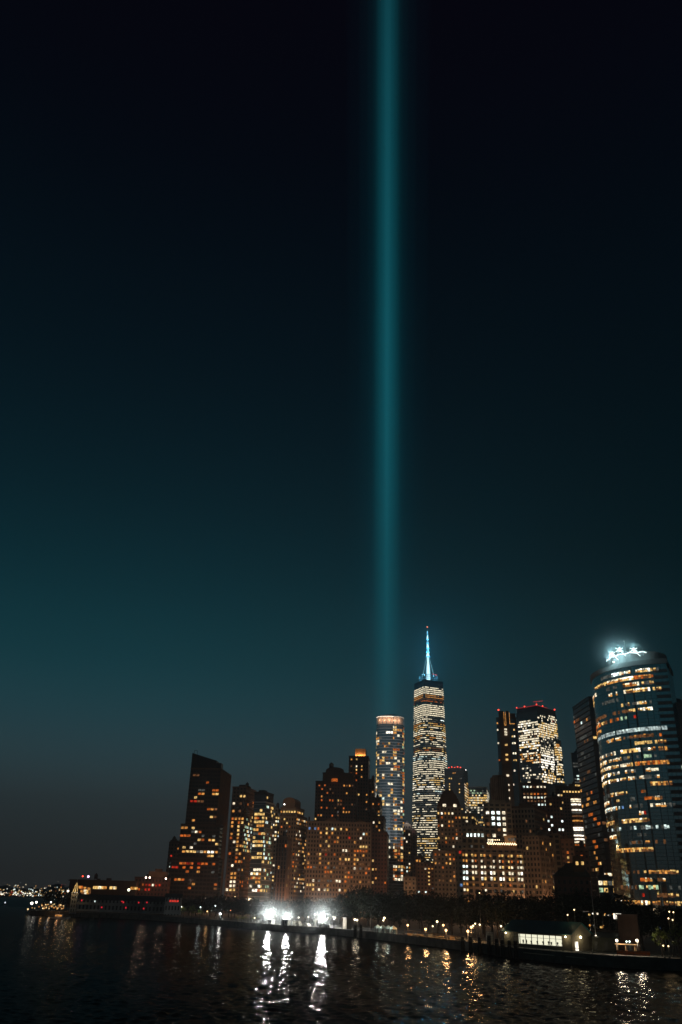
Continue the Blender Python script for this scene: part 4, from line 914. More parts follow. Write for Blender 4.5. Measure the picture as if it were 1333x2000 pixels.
# ------------------------------------------------------------------ the big rounded glass tower
DR = 545; pr_ = P(1273, 1294, DR); azr = azim(1273, 1294); la, lo = LAT(azr), LOS(azr); H17 = pr_.z - 3
rb = Vector((pr_.x, pr_.y, 3)); r = empty('rounded_glass_tower', rb, 'huge quarter round teal glass tower at the right edge with striped lit floors', 'skyscraper')
RR = 41.0
arc = []
NA = 26
for i in range(NA + 1):
    ph = R_(158 + (270 - 158) * i / NA); arc.append((RR * math.cos(ph), RR + RR * math.sin(ph)))
loc = arc + [(8.6, .25), (12, 34), (-30, 60)]
to = lambda x, y: tuple((la * x + lo * y).xy)
pts = [to(x, y) for x, y in loc]
FL = 4.08
GT = facade('round_tower_glass', (.02, .035, .04), (.34, .46, .48), 1.5, FL / 2, .93, .93, .08, .92, .12, .35)
b = MB().prism(pts, 0, H17, 0, 1); b.build('wall', [GT, GREY], r)
# stone edge panel with louvred windows on the flat right side
b = MB(); q0, q1 = Vector(to(.4, -.12)), Vector(to(8.6, .1))
for k in range(int(H17 / FL)):
    b.add([(*q0, k*FL), (*q1, k*FL), (*q1, k*FL + 1.9), (*q0, k*FL + 1.9)], [(0, 1, 2, 3)])
b.build('stone_panel', mat('panel_stone', (.10, .10, .11), .7, noise=.2, nscale=.3), r)
b = MB()
def ring(rad, x, z): return None
rim = [to((RR + .7) * math.cos(R_(158 + 112 * i / NA)), RR + (RR + .7) * math.sin(R_(158 + 112 * i / NA))) for i in range(NA + 1)] + [to(9.2, -.4), to(12.6, 34), to(-30, 61)]
b.prism(rim, H17 - 1, H17 + 2.0); b.add([(x, y, H17 - 1) for x, y in rim], [tuple(range(len(rim) - 1, -1, -1))]); b.build('roof_band', mat('roof_band_stone', (.17, .16, .16), .8), r)
cx, cyy = -9, 24; dr = [to(cx + 19*math.cos(i*math.pi/20), cyy + 19*math.sin(i*math.pi/20)) for i in range(40)]
MB().prism(dr, H17 + 1.9, H17 + 9.5).build('roof_drum', mat('roof_drum_stone', (.2, .2, .2), .8), r)
MB().prism([to(cx + 15*math.cos(i*math.pi/20), cyy + 15*math.sin(i*math.pi/20)) for i in range(40)], H17 + 9.4, H17 + 10.5).build('roof_deck', STEEL, r)
for px, py in ((1199, 1293), (1281, 1290)):
    q = P(px, py, 556 if px < 1250 else 549); MB().ball((0, 0, 0), .45, n=6, k=4).build('roof_light', WHL, r, q - rb)
    MB().tube((0, 0, -1.6), (0, 0, 0), .15).build('light_post', STEEL, r, q - rb)
# lit floors, read row by row: (picture row on the left third, spans in columns, code)
cs = [c for c in edge_cells(r, [to(x, y) for x, y in arc], H17 - 2, 1.5, FL, eps=.14)]
cs2 = [c for c in edge_cells(r, [to(.4, -.3), to(8.6, -.05)], H17 - 2, 1.5, FL, eps=.05)]
top_k = int((H17 - 2) / FL) - 1
ROWS = [  # floors counted from the top: (x0, x1, codes, fill) in picture columns
 [(1175,1196,'k',.5),(1196,1230,'wC',.9),(1243,1248,'w',.8),(1248,1268,'W',1),(1270,1288,'yk',.9)],
 [(1162,1185,'y',.9),(1185,1206,'w',.95),(1206,1217,'yw',.95),(1217,1236,'W',1),(1236,1270,'ao',.95),(1271,1279,'o',.9)],
 [(1157,1165,'w',.5),(1180,1210,'k',.3),(1217,1232,'aw',.95),(1232,1248,'ow',.95),(1250,1278,'yk',.5)],
 [(1157,1161,'y',.8),(1190,1212,'w',.2),(1218,1240,'yw',.95),(1240,1272,'yW',.95),(1274,1292,'y',.9)],
 [(1170,1206,'k',.5),(1206,1240,'k',.1)],
 [(1210,1240,'yk',.55),(1240,1276,'wky',.5)],
 [(1165,1200,'d',.5),(1200,1226,'d',.8),(1225,1243,'oy',.9),(1244,1276,'wyW',.85)],
 [(1163,1182,'oy',.7),(1182,1212,'odk',.7),(1205,1228,'g',.5),(1238,1245,'r',.6)],
 [(1160,1175,'a',.9),(1166,1290,'C',.0)],
 [(1165,1185,'ks',.9),(1185,1293,'ssc',.95),(1290,1301,'s',.97)],
 [(1186,1213,'wa',.85),(1213,1232,'dk',.7),(1232,1262,'ad',.9),(1262,1278,'d',.6),(1283,1296,'o',.4)],
 [(1240,1262,'yw',.75),(1265,1284,'y',.3),(1285,1304,'ay',.9)],
 [(1168,1202,'wk',.75),(1214,1250,'Wy',.95),(1250,1268,'k',.7),(1268,1286,'Wa',.9),(1288,1305,'a',.95)],
 [(1170,1216,'wy',.75),(1216,1250,'yk',.55),(1255,1286,'gk',.35)],
 [(1170,1208,'yw',.8),(1208,1238,'wy',.8),(1240,1290,'aao',.97),(1291,1308,'a',1)],
 [(1172,1196,'Wy',.85),(1196,1212,'Wk',.9),(1222,1245,'wk',.7),(1260,1285,'w',.75)],
 [(1172,1208,'Wy',.9),(1208,1238,'wy',.85),(1238,1292,'kwk',.65)],
 [(1244,1250,'r',.5),(1270,1298,'ay',.9),(1298,1313,'a',.95)],
 [(1178,1192,'k',.3),(1192,1225,'yw',.8),(1250,1262,'od',.6)],
 [(1180,1190,'w',.6),(1204,1210,'y',.7),(1232,1242,'k',.8),(1260,1276,'oy',.8),(1276,1295,'wd',.5)],
 [(1180,1212,'cw',.8),(1215,1225,'b',.3),(1230,1262,'kw',.55),(1272,1320,'wk',.9)],
 [(1248,1256,'w',.8),(1256,1262,'r',.7)],
 [(1168,1201,'ay',.95),(1214,1262,'Wyy',1),(1262,1272,'d',.5)],
 [(1194,1220,'kc',.6),(1222,1262,'kc',.6),(1262,1310,'kc',.7)],
 [(1192,1205,'w',.8),(1246,1262,'k',.4)],
 [(1226,1262,'kd',.7),(1262,1270,'a',.9),(1274,1300,'d',.3)],
 [(1204,1275,'aya',1)],
 [], [], [(1222,1250,'d',.6),(1258,1328,'ya',.85)], [(1250,1275,'wo',.7),(1280,1298,'wd',.6)],
 [(1212,1250,'kd',.5),(1250,1286,'yg',.8),(1310,1330,'k',.4)], [(1256,1262,'r',.5),(1282,1333,'yd',.75)],
 [(1196,1265,'aWy',.95),(1265,1333,'ya',.7)], [(1196,1230,'gk',.95),(1236,1248,'d',.8)], [], [(1240,1260,'k',.5),(1272,1333,'ckb',.75)], [(1248,1262,'k',.4),(1276,1333,'ayk',.7)], [(1280,1300,'k',.5)]]
rnd = random.Random(9); ws = []
for i, k, c, a, (x, y), ln in cs + cs2:
    row = top_k - k
    if row >= len(ROWS): continue
    for x0, x1, code, fill in ROWS[row]:
        if x0 <= x <= x1 and rnd.random() < fill ** .6:
            q_ = rnd.choice(code); hh = 2.3 if fill > .94 else rnd.choice((1.6, 1.9, 2.3)); low_ = {'W': 'y', 'w': 'a', 'y': 'd', 'a': 'd', 'c': 's', 'C': 's'}.get(q_, q_)
            if low_ == q_ or rnd.random() < .3: ws.append((c, a, ln * .88, hh, q_)); break
            t_ = rnd.choice((.7, .9, 1.2)); up_ = Vector((0, 0, 1))                      # bright ceiling lights above a dimmer room
            ws.append((c + up_ * (hh - t_) / 2, a, ln * rnd.choice((.5, .88, .88)), t_, q_)); ws.append((c - up_ * t_ / 2, a, ln * .88, hh - t_, low_)); break
put_windows(r, ws)

# the white light array on its roof
ARR = lamp_mat('array_light', (.8, 1, 1), 2.2); q0 = P(1222, 1274, 560)
t_ = empty('rooftop_light_array', Vector((q0.x, q0.y, rb.z + H17 + 10.5)), 'dazzling white curved light array standing on the rounded tower roof', 'light array')
cc = rb + la * cx + lo * cyy; zb = P(1222, 1284, 560).z; b = MB(); prev = None; rad = 19.5
A_ = [to(cx + rad*math.cos(R_(d)), cyy + rad*math.sin(R_(d))) for d in range(188, 292, 6)]
for i, (x, y) in enumerate(A_):
    p = rb.xy.to_3d() + Vector((x, y, zb + .4*math.sin(i*1.7))) - t_.location
    if prev is not None: b.tube(prev, p, .3, n=5)
    prev = p
b.build('curved_rail', ARR, t_)
b = MB()
for x, y in A_[::2]: p = rb.xy.to_3d() + Vector((x, y, zb)) - t_.location; b.tube(p - Vector((0, 0, 2.5)), p + Vector((0, 0, 2.8)), .14, n=4)
b.build('rail_post', SILV, t_)
for px, py, D_, s_ in ((1196, 1277, 553, .7), (1210, 1269, 548, .85), (1238, 1269, 545, .85)):
    c = P(px, py, D_) - t_.location; b = MB()
    for ang, ln in ((25, 3.0), (-30, 3.0), (75, 2.0), (-75, 1.6)):
        d = (la * math.cos(R_(ang)) + Vector((0, 0, 1)) * math.sin(R_(ang))) * ln * s_; b.tube(c - d, c + d, .22, n=4)
    b.tube(c, c + la * 3.5 - Vector((0, 0, 4.5)), .2, n=4)
    b.build('crossed_lamp_frame', ARR, t_)
    plight(t_, c + t_.location - lo * 4 + Vector((0, 0, 1)), (.5, .93, 1), 4500, .6)
plight(t_, P(1190, 1282, 548), (.5, .93, 1), 7000, .6)
b = MB().tube((0, 0, 2), (0, 0, 9), .12, n=5); b.build('mast', SILV, t_); MB().ball((0, 0, 9.2), .3, n=6, k=4).build('mast_lamp', lamp_mat('mast_lamp', (1, .9, .85), 1), t_)

# towers behind it at the right edge
simple('charcoal_slab', 'plain charcoal slab rising behind the rounded tower on its right', 'tower', 1306, 720, (1315,1368), 1288, 1345, 12, 'black', BLACK, 4, 4, .8, .4, [], [('z',1425,1440,.4,'Wo'),('z',1440,1560,.15,'od')], house_=(.2,.2,.7,.6,3))
simple('edge_slab', 'dark tower with a slanting top cut by the right picture edge', 'tower', 1340, 640, (1352,1374), 1321, 1372, 10, 'black', BLACK, 4, 4, .8, .4, [('z',1420,1620,.3,'oay'),('z',1380,1420,.05,'o')], [], house_=(.2,.2,.7,.6,3))
simple('lit_edge_block', 'block with blazing yellow lit floors showing right of the rounded tower', 'building', 1330, 600, (1372,1484), 1317, 1392, 70, 'office', BLACK, 2.6, 4.1, .9, .6, [('z',1484,1498,1,'W'),('z',1498,1516,.9,'yaW'),('z',1516,1540,.4,'d'),('z',1540,1575,.8,'yW'),('z',1575,1640,.5,'dy')], house_=(.2,.2,.7,.6,3))

# ------------------------------------------------------------------ low buildings and pier at the left
def museum(r, B):
    W, E, h = B['W'], B['E'], B['h']
    MB().box(-.6, -1, h, W + 1, E + 1, h + .9).build('roof_overhang', DARKB, r, B['loc'], B['a'])
    g = [(P(px, 1733.5 + (px - 190)*.02, 735), B['a'] + math.pi/2, w_, 2.0, c) for px, w_, c in ((152,5,'a'),(157,4,'o'),(186,3,'y'),(189,3,'y'),(193,4,'w'),(197,4,'y'),(201,3,'a'),(205,3,'a'),(218,3,'y'),(221,3,'w'),(225,2.5,'y'),(259,3,'a'),(263,3,'y'),(267,2,'a'))]
    B['wins'] += g + [(P(px, py, 735), B['a'] + math.pi/2, 2.4, 2.0, c) for px, py, c in ((161,1736,'d'),(165,1735,'a'),(169,1735,'d'),(174,1736,'a'),(161,1740,'a'),(166,1740,'w'),(170,1741,'y'),(175,1741,'d'),(162,1745,'d'),(166,1746,'w'),(170,1746,'a'),(174,1745,'d'))]
    o = MB().ball((0, 0, 0), .9, n=6, k=4).build('roof_lamp', lamp_mat('violet_lamp', (1, .6, 1), 3), r, P(173, 1712, 740) - r.location)
    MB().ball((0, 0, 0), .6, n=6, k=4).build('roof_lamp', REDL, r, P(162, 1711.5, 740) - r.location)
    MB().ball((0, 0, 0), 1.1, n=6, k=4).build('wall_lamp', lamp_mat('pale_lamp', (.95, 1, .75), 2.5), r, P(252, 1738, 734) - r.location)
simple('waterfront_museum', 'long low dark building with a strip of yellow windows behind the pier', 'building', 200, 745, (267,1724), 137, 272, 88, DARKB, DARKB, 3, 3.5, .5, .5, extra=museum)
def hosp(r, B):
    rbox(r, B, .1, .1, .9, .62, 5.5, BROWN); rbox(r, B, .3, .25, .7, .45, 7.5, BROWN)
    for px, py in ((285.5, 1714), (293, 1714), (324.5, 1716)):
        MB().ball((0, 0, 0), .7, n=6, k=4).build('roof_lamp', lamp_mat('pink_lamp', (1, .75, .6), 6), r, P(px, py, 738) - r.location); plight(r, P(px, py - .6, 736), (1, .6, .4), 500, .3)
simple('red_window_block', 'brick block with scattered red and orange windows left of the tall slab', 'building', 296, 745, (330,1717), 264, 334, 86, 'brick2', DARKB, 2.8, 3.4, .5, .5, [('z',1715,1745,.42,'orawr')], extra=hosp)
# ------------------------------------------------------------------ trees
BARK = mat('bark', (.06, .045, .035), .9, noise=.3, nscale=2)
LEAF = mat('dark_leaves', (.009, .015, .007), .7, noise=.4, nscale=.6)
LEAF2 = mat('lit_leaves', (.10, .13, .02), .6, noise=.4, nscale=.8)  # lamplit copy of the leaf: the light is in the colour
def crown_mesh(seed, rx, rz, clumps, per, leaf, lm):
    """leaf sized faces gathered in clumps through an uneven crown"""
    rnd = random.Random(seed); b = MB(); cl = []
    for _ in range(clumps):
        a, u, rr = rnd.uniform(0, 6.283), rnd.uniform(-.75, 1), rnd.uniform(.35, 1) ** .6
        s_ = math.sqrt(max(0, 1 - u*u)); cl.append((rx*rr*s_*math.cos(a), rx*rr*s_*math.sin(a), rz*rr*u, rnd.uniform(.16, .34) * rx))
    for x, y, z, rad in cl:
        for _ in range(per):
            g = [rnd.gauss(0, .5) for _ in range(3)]; c = Vector((x + g[0]*rad, y + g[1]*rad, z + g[2]*rad*.8))
            n = Vector([rnd.gauss(0, 1) for _ in range(3)]).normalized(); t_ = n.orthogonal().normalized(); u_ = n.cross(t_); s_ = leaf * rnd.uniform(.6, 1.3)
            b.add([c - t_*s_, c - u_*s_*.6, c + t_*s_, c + u_*s_*.6], [(0, 1, 2, 3)])
    o = b.build('crown', lm); me = o.data; bpy.data.objects.remove(o); return me
def trunk_mesh(seed, h, r, hc, rx):
    rnd = random.Random(seed); b = MB(); b.tube((0, 0, -.3), (rnd.uniform(-.3, .3), rnd.uniform(-.3, .3), h * .55), r, r * .6, 7)
    for i in range(5):
        a = i * 1.257 + rnd.uniform(-.4, .4); z = h * rnd.uniform(.32, .55)
        b.tube((0, 0, z), (rx*.55*math.cos(a), rx*.55*math.sin(a), hc + rnd.uniform(-.1, .3)*h*.4), r * .45, r * .12, 5)
    b.tube((0, 0, h*.5), (.3, .2, h*.85), r*.6, r*.12, 5)
    o = b.build('trunk', BARK); me = o.data; bpy.data.objects.remove(o); return me
CR = [(crown_mesh(20+i, 5.2 + (i % 3)*.5, 6.0 + (i % 2)*.8, 60, 26, .38, LEAF), trunk_mesh(i, 16, .35, 9.5, 5)) for i in range(5)]
def tree(px, D, ytop, label, cat='tree', group=None, var=0, name='park_tree', h=None, meshes=None, wide=1.0, low=False):
    g = ground(px, D, DECKZ); zt = P(px, ytop, D).z if h is None else DECKZ + h
    hh = max(3.0, zt - DECKZ); cm, tm = meshes or CR[var % 5]; s = hh / 16.0
    r = empty(name, g, label, cat, group, rz=random.uniform(0, 6.28))
    for nm, me in (('trunk', tm), ('crown', cm)):
        o = bpy.data.objects.new(nm, me); COL.objects.link(o); o.parent = r
        o.scale = (s * wide, s * wide, s)
        if nm == 'crown':
            o.location = (0, 0, (8.4 if low else 9.4) * s)
            if low: o.scale.z = s * 1.15
    return r
SD = [(330, 540), (400, 501), (480, 446), (560, 417), (640, 392), (700, 367), (760, 341), (850, 307), (905, 288), (1000, 255), (1100, 238), (1200, 231), (1333, 230), (1420, 225)]
TOP = [(325, 1751), (350, 1751), (400, 1749), (440, 1745), (470, 1747), (510, 1751), (545, 1757), (575, 1752), (620, 1750), (655, 1746), (684, 1738), (705, 1728), (735, 1729), (765, 1739), (800, 1736), (830, 1742), (860, 1741), (900, 1744), (940, 1740),
       (975, 1735), (1010, 1742), (1050, 1744), (1085, 1742), (1120, 1736), (1150, 1740), (1190, 1737), (1215, 1745), (1240, 1752), (1290, 1762), (1333, 1764), (1400, 1764)]
def lerp(tab, x):
    for (x0, y0), (x1, y1) in zip(tab, tab[1:]):
        if x <= x1: return y0 + (y1 - y0) * max(0, (x - x0)) / (x1 - x0)
    return tab[-1][1]
UNDER = [(352, 'left foot of the slanted slab tower'), (400, 'slanted slab tower'), (452, 'slab tower right edge'), (500, 'balcony tower'), (545, 'glass corner tower'), (600, 'barrel topped tower'), (662, 'left half of the stone office block'), (728, 'right half of the stone office block'),
         (790, 'curved glass tower'), (850, 'tallest skyscraper'), (905, 'mansard tower'), (962, 'left half of the arcaded building'), (1022, 'right half of the arcaded building'), (1080, 'brown masonry building'), (1150, 'dormered hall'), (1200, 'black grid tower'), (1265, 'left half of the rounded tower'), (1420, 'right half of the rounded tower')]
ORD = ('first', 'second', 'third', 'fourth', 'fifth', 'sixth', 'seventh', 'eighth', 'ninth', 'tenth', 'eleventh', 'twelfth'); SEEN = {}
def tree_label(row, x):
    nm = next(n_ for px_, n_ in UNDER if x < px_); k_ = SEEN.get((row, nm), 0); SEEN[(row, nm)] = k_ + 1
    return 'dark %s row tree, %s from left under the %s' % (row, ORD[k_], nm)
rnd = random.Random(77); n = 0
x = 328
while x < 1375:                                                     # back row sets the top of the tree belt
    D = lerp(SD, x) + rnd.uniform(95, 125); tree(x, D, lerp(TOP, x) + rnd.choice((0, 0, 2, 5)), tree_label('back', x), group='back row trees of the park belt', var=rnd.randrange(5), wide=rnd.uniform(1.15, 1.4), low=True)
    x += rnd.uniform(9, 13) * 400 / D * 1.9
x = 452
while x < 1370:                                                     # front row, nearer the promenade
    D = lerp(SD, x) + rnd.uniform(45, 70); tree(x, D, lerp(TOP, x) + rnd.uniform(8, 20), tree_label('front', x), group='front row trees of the park belt', var=rnd.randrange(5), wide=rnd.uniform(1.1, 1.35))
    x += rnd.uniform(13, 19) * 400 / D * 1.6
tree(96, 625, 1736, 'big round dark tree on the left tip of the pier plaza above amber lanterns', var=1, name='plaza_tree', wide=1.5)
tree(121, 640, 1742, 'smaller dark tree on the pier plaza beside the clock tower', var=2, name='plaza_tree', wide=1.3)
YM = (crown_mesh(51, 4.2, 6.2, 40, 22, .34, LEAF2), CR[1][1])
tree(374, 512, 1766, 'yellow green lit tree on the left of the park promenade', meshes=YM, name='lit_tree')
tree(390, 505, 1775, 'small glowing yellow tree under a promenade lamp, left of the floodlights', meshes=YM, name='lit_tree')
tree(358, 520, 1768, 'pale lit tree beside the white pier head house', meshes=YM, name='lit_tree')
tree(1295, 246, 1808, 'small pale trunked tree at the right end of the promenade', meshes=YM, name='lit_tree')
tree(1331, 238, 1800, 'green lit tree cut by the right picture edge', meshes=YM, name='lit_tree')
# young bare-stemmed trees lit by the floodlights
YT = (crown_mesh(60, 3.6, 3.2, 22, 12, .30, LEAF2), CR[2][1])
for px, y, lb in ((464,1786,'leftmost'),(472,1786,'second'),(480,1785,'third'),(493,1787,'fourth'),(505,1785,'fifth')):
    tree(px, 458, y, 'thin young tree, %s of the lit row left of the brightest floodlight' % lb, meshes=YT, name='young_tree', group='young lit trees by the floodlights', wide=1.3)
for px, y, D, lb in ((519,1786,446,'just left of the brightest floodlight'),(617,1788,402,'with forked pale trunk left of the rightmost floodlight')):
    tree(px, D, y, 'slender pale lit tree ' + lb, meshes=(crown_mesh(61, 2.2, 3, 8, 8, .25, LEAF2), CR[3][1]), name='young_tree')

# ------------------------------------------------------------------ floodlights on masts and park lamps
POLE = mat('lamp_pole', (.05, .05, .05), .5, .6)
def flood(px, py, D, e, label, sz=.75, st=60):
    g = ground(px, D, DECKZ); z = P(px, py, D).z - DECKZ; r = empty('floodlight_mast', g, label, 'floodlight', None)
    MB().tube((0, 0, 0), (0, 0, z), .14, .10, 8).box(-.6, -.5, 0, .6, .5, .25).build('mast', POLE, r)
    b = MB().box(-sz*1.1, .05, z - sz*.6, sz*1.1, .45, z + sz*.7); b.build('lamp_housing', POLE, r)
    MB().box(-sz, -.02, z - sz*.5, sz, .045, z + sz*.6).build('lamp_panel', lamp_mat('flood_panel', (.9, 1, 1), st), r)
    plight(r, r.location + Vector((0, -1.2, z)), (1, 1, .93), e * .85, .6, 'flood_light'); return r
flood(525, 1786, 440, 32000, 'dazzling white floodlight, the largest glare on the park promenade', .9)
flood(560, 1791, 425, 21000, 'white floodlight just right of the largest glare', .7)
flood(630, 1791, 404, 30000, 'dazzling white floodlight standing alone right of the other pair', .9)
flood(430, 1785, 485, 1100, 'smaller bluish floodlight at the left of the park promenade', .25)
LG = {}
def lamp(px, py, D, e, label, col=(1, .6, .28), group=None, base=DECKZ, st=4.5, rad=.30, name='street_lamp', twin=False):
    g = ground(px, D, base); z = P(px, py, D).z - base
    key = tuple(round(c, 2) for c in col) + (st,)
    if key not in LG: LG[key] = lamp_mat('lamp_globe_glow', col, st)
    r = empty(name, g, label, 'street lamp', group); z = max(z, 1.2)
    MB().tube((0, 0, 0), (0, 0, z - rad), .09, .06, 6).tube((0, 0, 0), (0, 0, .5), .2, .12, 6).build('pole', POLE, r)
    MB().ball((0, 0, z), rad, n=8, k=5).build('globe', LG[key], r)
    MB().tube((0, 0, z + rad*.8), (0, 0, z + rad*1.25), rad*.7, rad*.2, 6).build('cap', POLE, r)
    if e: plight(r, r.location + Vector((0, -.7, z)), col, e * LAMPE * (1.4 if col == OR else 1), .35)
    return r
WH = (1, .93, .78); CW = (.85, 1, .95); OR = (1, .55, .22)
lamp(390, 1772, 505, 500, 'white lamp above the small glowing yellow tree', CW)
lamp(353, 1771, 520, 250, 'dim warm lamp by the pier head house', WH, rad=.25)
lamp(404, 1780, 498, 400, 'orange lamp left of the small bluish floodlight', OR)
lamp(419, 1769, 520, 300, 'high white lamp on a tall pole above the bluish floodlight', CW)
lamp(497, 1793, 450, 500, 'yellowish lamp in the middle of the lit young trees', (1, .95, .6))
for px, py, lb in ((552,1791,'between the two left floodlights'),(583,1792,'right of the second floodlight'),(602,1791,'on a tall pale post between the floodlights'),(615,1786,'highest lamp left of the lone right floodlight')):
    lamp(px, py, 410, 350, 'small warm white park lamp ' + lb, WH, 'small park lamps between floodlights', rad=.28)
for px, py, lb in ((651,1791,'upper left'),(654.5,1792,'upper right'),(652.5,1795,'lower')):
    lamp(px, py, 392, 150, 'white lamp, %s of a three lamp cluster right of the last floodlight' % lb, WH, 'three lamp cluster', rad=.25)
lamp(693, 1796, 372, 700, 'bright lamp, left one of a close pair beside the beige kiosk', (1, .85, .6), 'close pair of lamps', rad=.4)
lamp(697.5, 1797, 371, 500, 'bright lamp, right one of a close pair beside the beige kiosk', (1, .85, .6), 'close pair of lamps', rad=.4)
lamp(751, 1793, 352, 800, 'tallest warm lamp right of the kiosk, above the white tents', (1, .8, .5), rad=.42)
lamp(749, 1797.5, 352, 0, 'lower twin lamp above the white tents', (1, .8, .5), rad=.3)
OL = 'orange promenade lamps'
for px, py, e, rd, lb in ((797,1807,1800,.38,'first orange lamp right of the white tents'),(832,1815,4000,.42,'bright orange lamp low over the water edge, first with a gold reflection'),(855,1800,300,.36,'high orange lamp over the planks'),
                  (846,1809,150,.25,'faint yellow lamp beside the high orange lamp'),(867,1807,500,.36,'orange lamp above a lower bright one near the planks'),(872,1817,3600,.42,'low bright orange lamp at the right end of the planks'),
                  (915,1819,4500,.42,'low bright orange lamp among the dark mooring piles'),(922,1811,1400,.4,'white orange lamp above the mooring piles'),(926,1808,0,.25,'small yellow lamp left in a tight upper cluster'),
                  (930,1804,0,.22,'topmost small lamp of the cluster above the piles'),(939,1806,150,.25,'small white lamp right of the cluster above the piles'),(981,1809,200,.25,'small lamp at the left end of the pavilion roof')):
    lamp(px, py, lerp(SD, px) + 14, e, lb, OR if e > 400 else (1, .8, .45), OL, rad=rd)
for px, py, D, e, rd, lb in ((1144,1817,268,350,.34,'white lamp peeking over the pavilion gable'),(1208,1837,246,1900,.36,'bright lamp left over the orange construction barriers'),(1248,1837,246,2100,.36,'bright lamp right over the orange construction barriers'),
                             (1227,1839,250,80,.2,'tiny greenish lamp, left of a pair between two bright ones'),(1233,1839,250,80,.2,'tiny greenish lamp, right of a pair between two bright ones'),(1167,1828,262,60,.22,'small white lamp on the dark shed wall'),(1190,1830,262,60,.2,'dim yellow lamp on the dark shed wall')):
    lamp(px, py, D, e, lb, (.8, 1, .85) if 'greenish' in lb else (1, .85, .6), 'lamps right of the pavilion', rad=rd)
for px, py, D, lb in ((1319,1781,262,'upper left of four among dark trees at the right edge'),(1327,1782,262,'upper right of four among dark trees at the right edge'),(1316,1794,250,'lower left of four among dark trees at the right edge'),(1324,1797,250,'lower right of four among dark trees at the right edge'),
                      (1299,1847,240,'low beside the pale trunk at the right end of the promenade'),(1309,1848,240,'low and just right of the pale trunk lamp'),(1129,1777,262,'alone in the black trees above the pavilion roof'),(1115,1787,262,'alone close above the pavilion ridge'),(941,1744,300,'high in the black tree belt below the arcaded building'),(456,1751,500,'high in the trees left of the floodlights'),(449,1778,470,'red tinted and right of the small bluish floodlight')):
    lamp(px, py, D, 60, 'small amber lamp ' + lb, (1, .3, .15) if 'red' in lb else (1, .7, .35), 'small lamps scattered among the trees', rad=.2, st=3)
lamp(60, 1764, 632, 400, 'bright white lamp at the far left tip of the pier plaza', WH, rad=.9, name='plaza_lamp')
lamp(68.5, 1762, 632, 300, 'second bright white lamp near the tip of the pier plaza', WH, rad=.7, name='plaza_lamp')
lamp(97, 1762, 618, 300, 'white lamp under the round plaza tree', WH, rad=.5, name='plaza_lamp')
lamp(127, 1740, 640, 300, 'bright cream lamp left of the clock tower', (1, .85, .6), rad=.7, name='plaza_lamp')
# city street lamps behind the trees that warm the masonry (their glow is what the photo shows of them)
for px, D, e in ((640, 740, 60000), (700, 735, 50000), (615, 740, 45000), (565, 690, 30000), (480, 700, 26000), (440, 725, 22000), (400, 730, 14000), (880, 735, 45000), (930, 570, 20000), (1000, 560, 24000), (1050, 590, 60000), (1070, 600, 30000), (1095, 640, 26000), (1125, 520, 9000), (800, 730, 26000)):
    g = ground(px, D, DECKZ); r = empty('street_lamp', g, 'street lamp behind the trees under the ' + next(n_ for px_, n_ in UNDER if px < px_) + {440: ', left one', 640: ', right one', 1050: ', right one', 1070: ', middle one', 1095: ', left one', 1000: ', far one'}.get(px, ''), 'street lamp', 'street lamps behind the tree belt')
    MB().tube((0, 0, 0), (0, 0, 10.8), .12, .08, 6).tube((0, 0, 10.8), (0, -1.6, 11.1), .07, n=5).build('pole', POLE, r)
    MB().box(-.25, -2, 10.95, .25, -1.3, 11.15).build('lamp_head', WM['W'], r); plight(r, g + Vector((0, -1.7, 10.6)), (1, .52, .26), e * CITY, .4)

# ------------------------------------------------------------------ waterfront things
def frame(px, D, rz=None):
    """root on the promenade, x along the shore to the right"""
    g = ground(px, D, DECKZ); a0 = ground(px - 12, lerp(SD, px - 12), DECKZ); a1 = ground(px + 12, lerp(SD, px + 12), DECKZ)
    return g, (math.atan2(a1.y - a0.y, a1.x - a0.x) if rz is None else rz)
# pavilion with teal roof and lit windows
g = ground(1119, 257, DECKZ); a = R_(36)
r = empty('waterfront_pavilion', g, 'single storey pavilion with teal pitched roof and a long glowing window band', 'pavilion')
ur, ul = (math.cos(a), math.sin(a)), (-math.sin(a), math.cos(a)); pe = Vector((g.x, g.y, 7.2))
Lf = solve(pe, ul, 984); Ls = 8.5
zw = 4.1
PW = mat('pavilion_wall', (.15, .13, .1), .8, noise=.15, nscale=.4); ROOF = mat('pavilion_roof', (.02, .10, .11), .5, .2, noise=.2, nscale=.5)
def fr(px): return solve(pe, ul, px)
y0w, y1w = fr(1096), fr(1003); zs, zt_ = .9, 3.35
b = MB(); b.box(0, 0, 0, .25, y0w, zw).box(0, y1w, 0, .25, Lf, zw).box(0, y0w, 0, .25, y1w, zs).box(0, y0w, zt_, .25, y1w, zw)
b.box(.25, Lf - .25, 0, Ls, Lf, zw); b.box(Ls - .25, .25, 0, Ls, Lf - .25, zw); b.box(.25, 0, 0, Ls, .25, zw)
b.add([(0, 0, zw), (Ls, 0, zw), (Ls/2, 0, zw + 2.6)], [(0, 1, 2)]); b.add([(0, Lf, zw), (Ls, Lf, zw), (Ls/2, Lf, zw + 2.6)], [(2, 1, 0)])
b.build('wall', PW, r, rz=a)
b = MB(); o_ = .6; sl = 2.6 / (Ls / 2)
for x0, x1, z0_, z1_ in ((-o_, Ls/2, zw - o_*sl, zw + 2.6), (Ls/2, Ls + o_, zw + 2.6, zw - o_*sl)):
    b.add([(x0, -.5, z0_ + .05), (x1, -.5, z1_ + .05), (x1, Lf + .5, z1_ + .05), (x0, Lf + .5, z0_ + .05), (x0, -.5, z0_ + .25), (x1, -.5, z1_ + .25), (x1, Lf + .5, z1_ + .25), (x0, Lf + .5, z0_ + .25)],
          [(0,3,2,1), (4,5,6,7), (0,1,5,4), (1,2,6,5), (2,3,7,6), (3,0,4,7)])
b.build('roof', ROOF, r, rz=a)
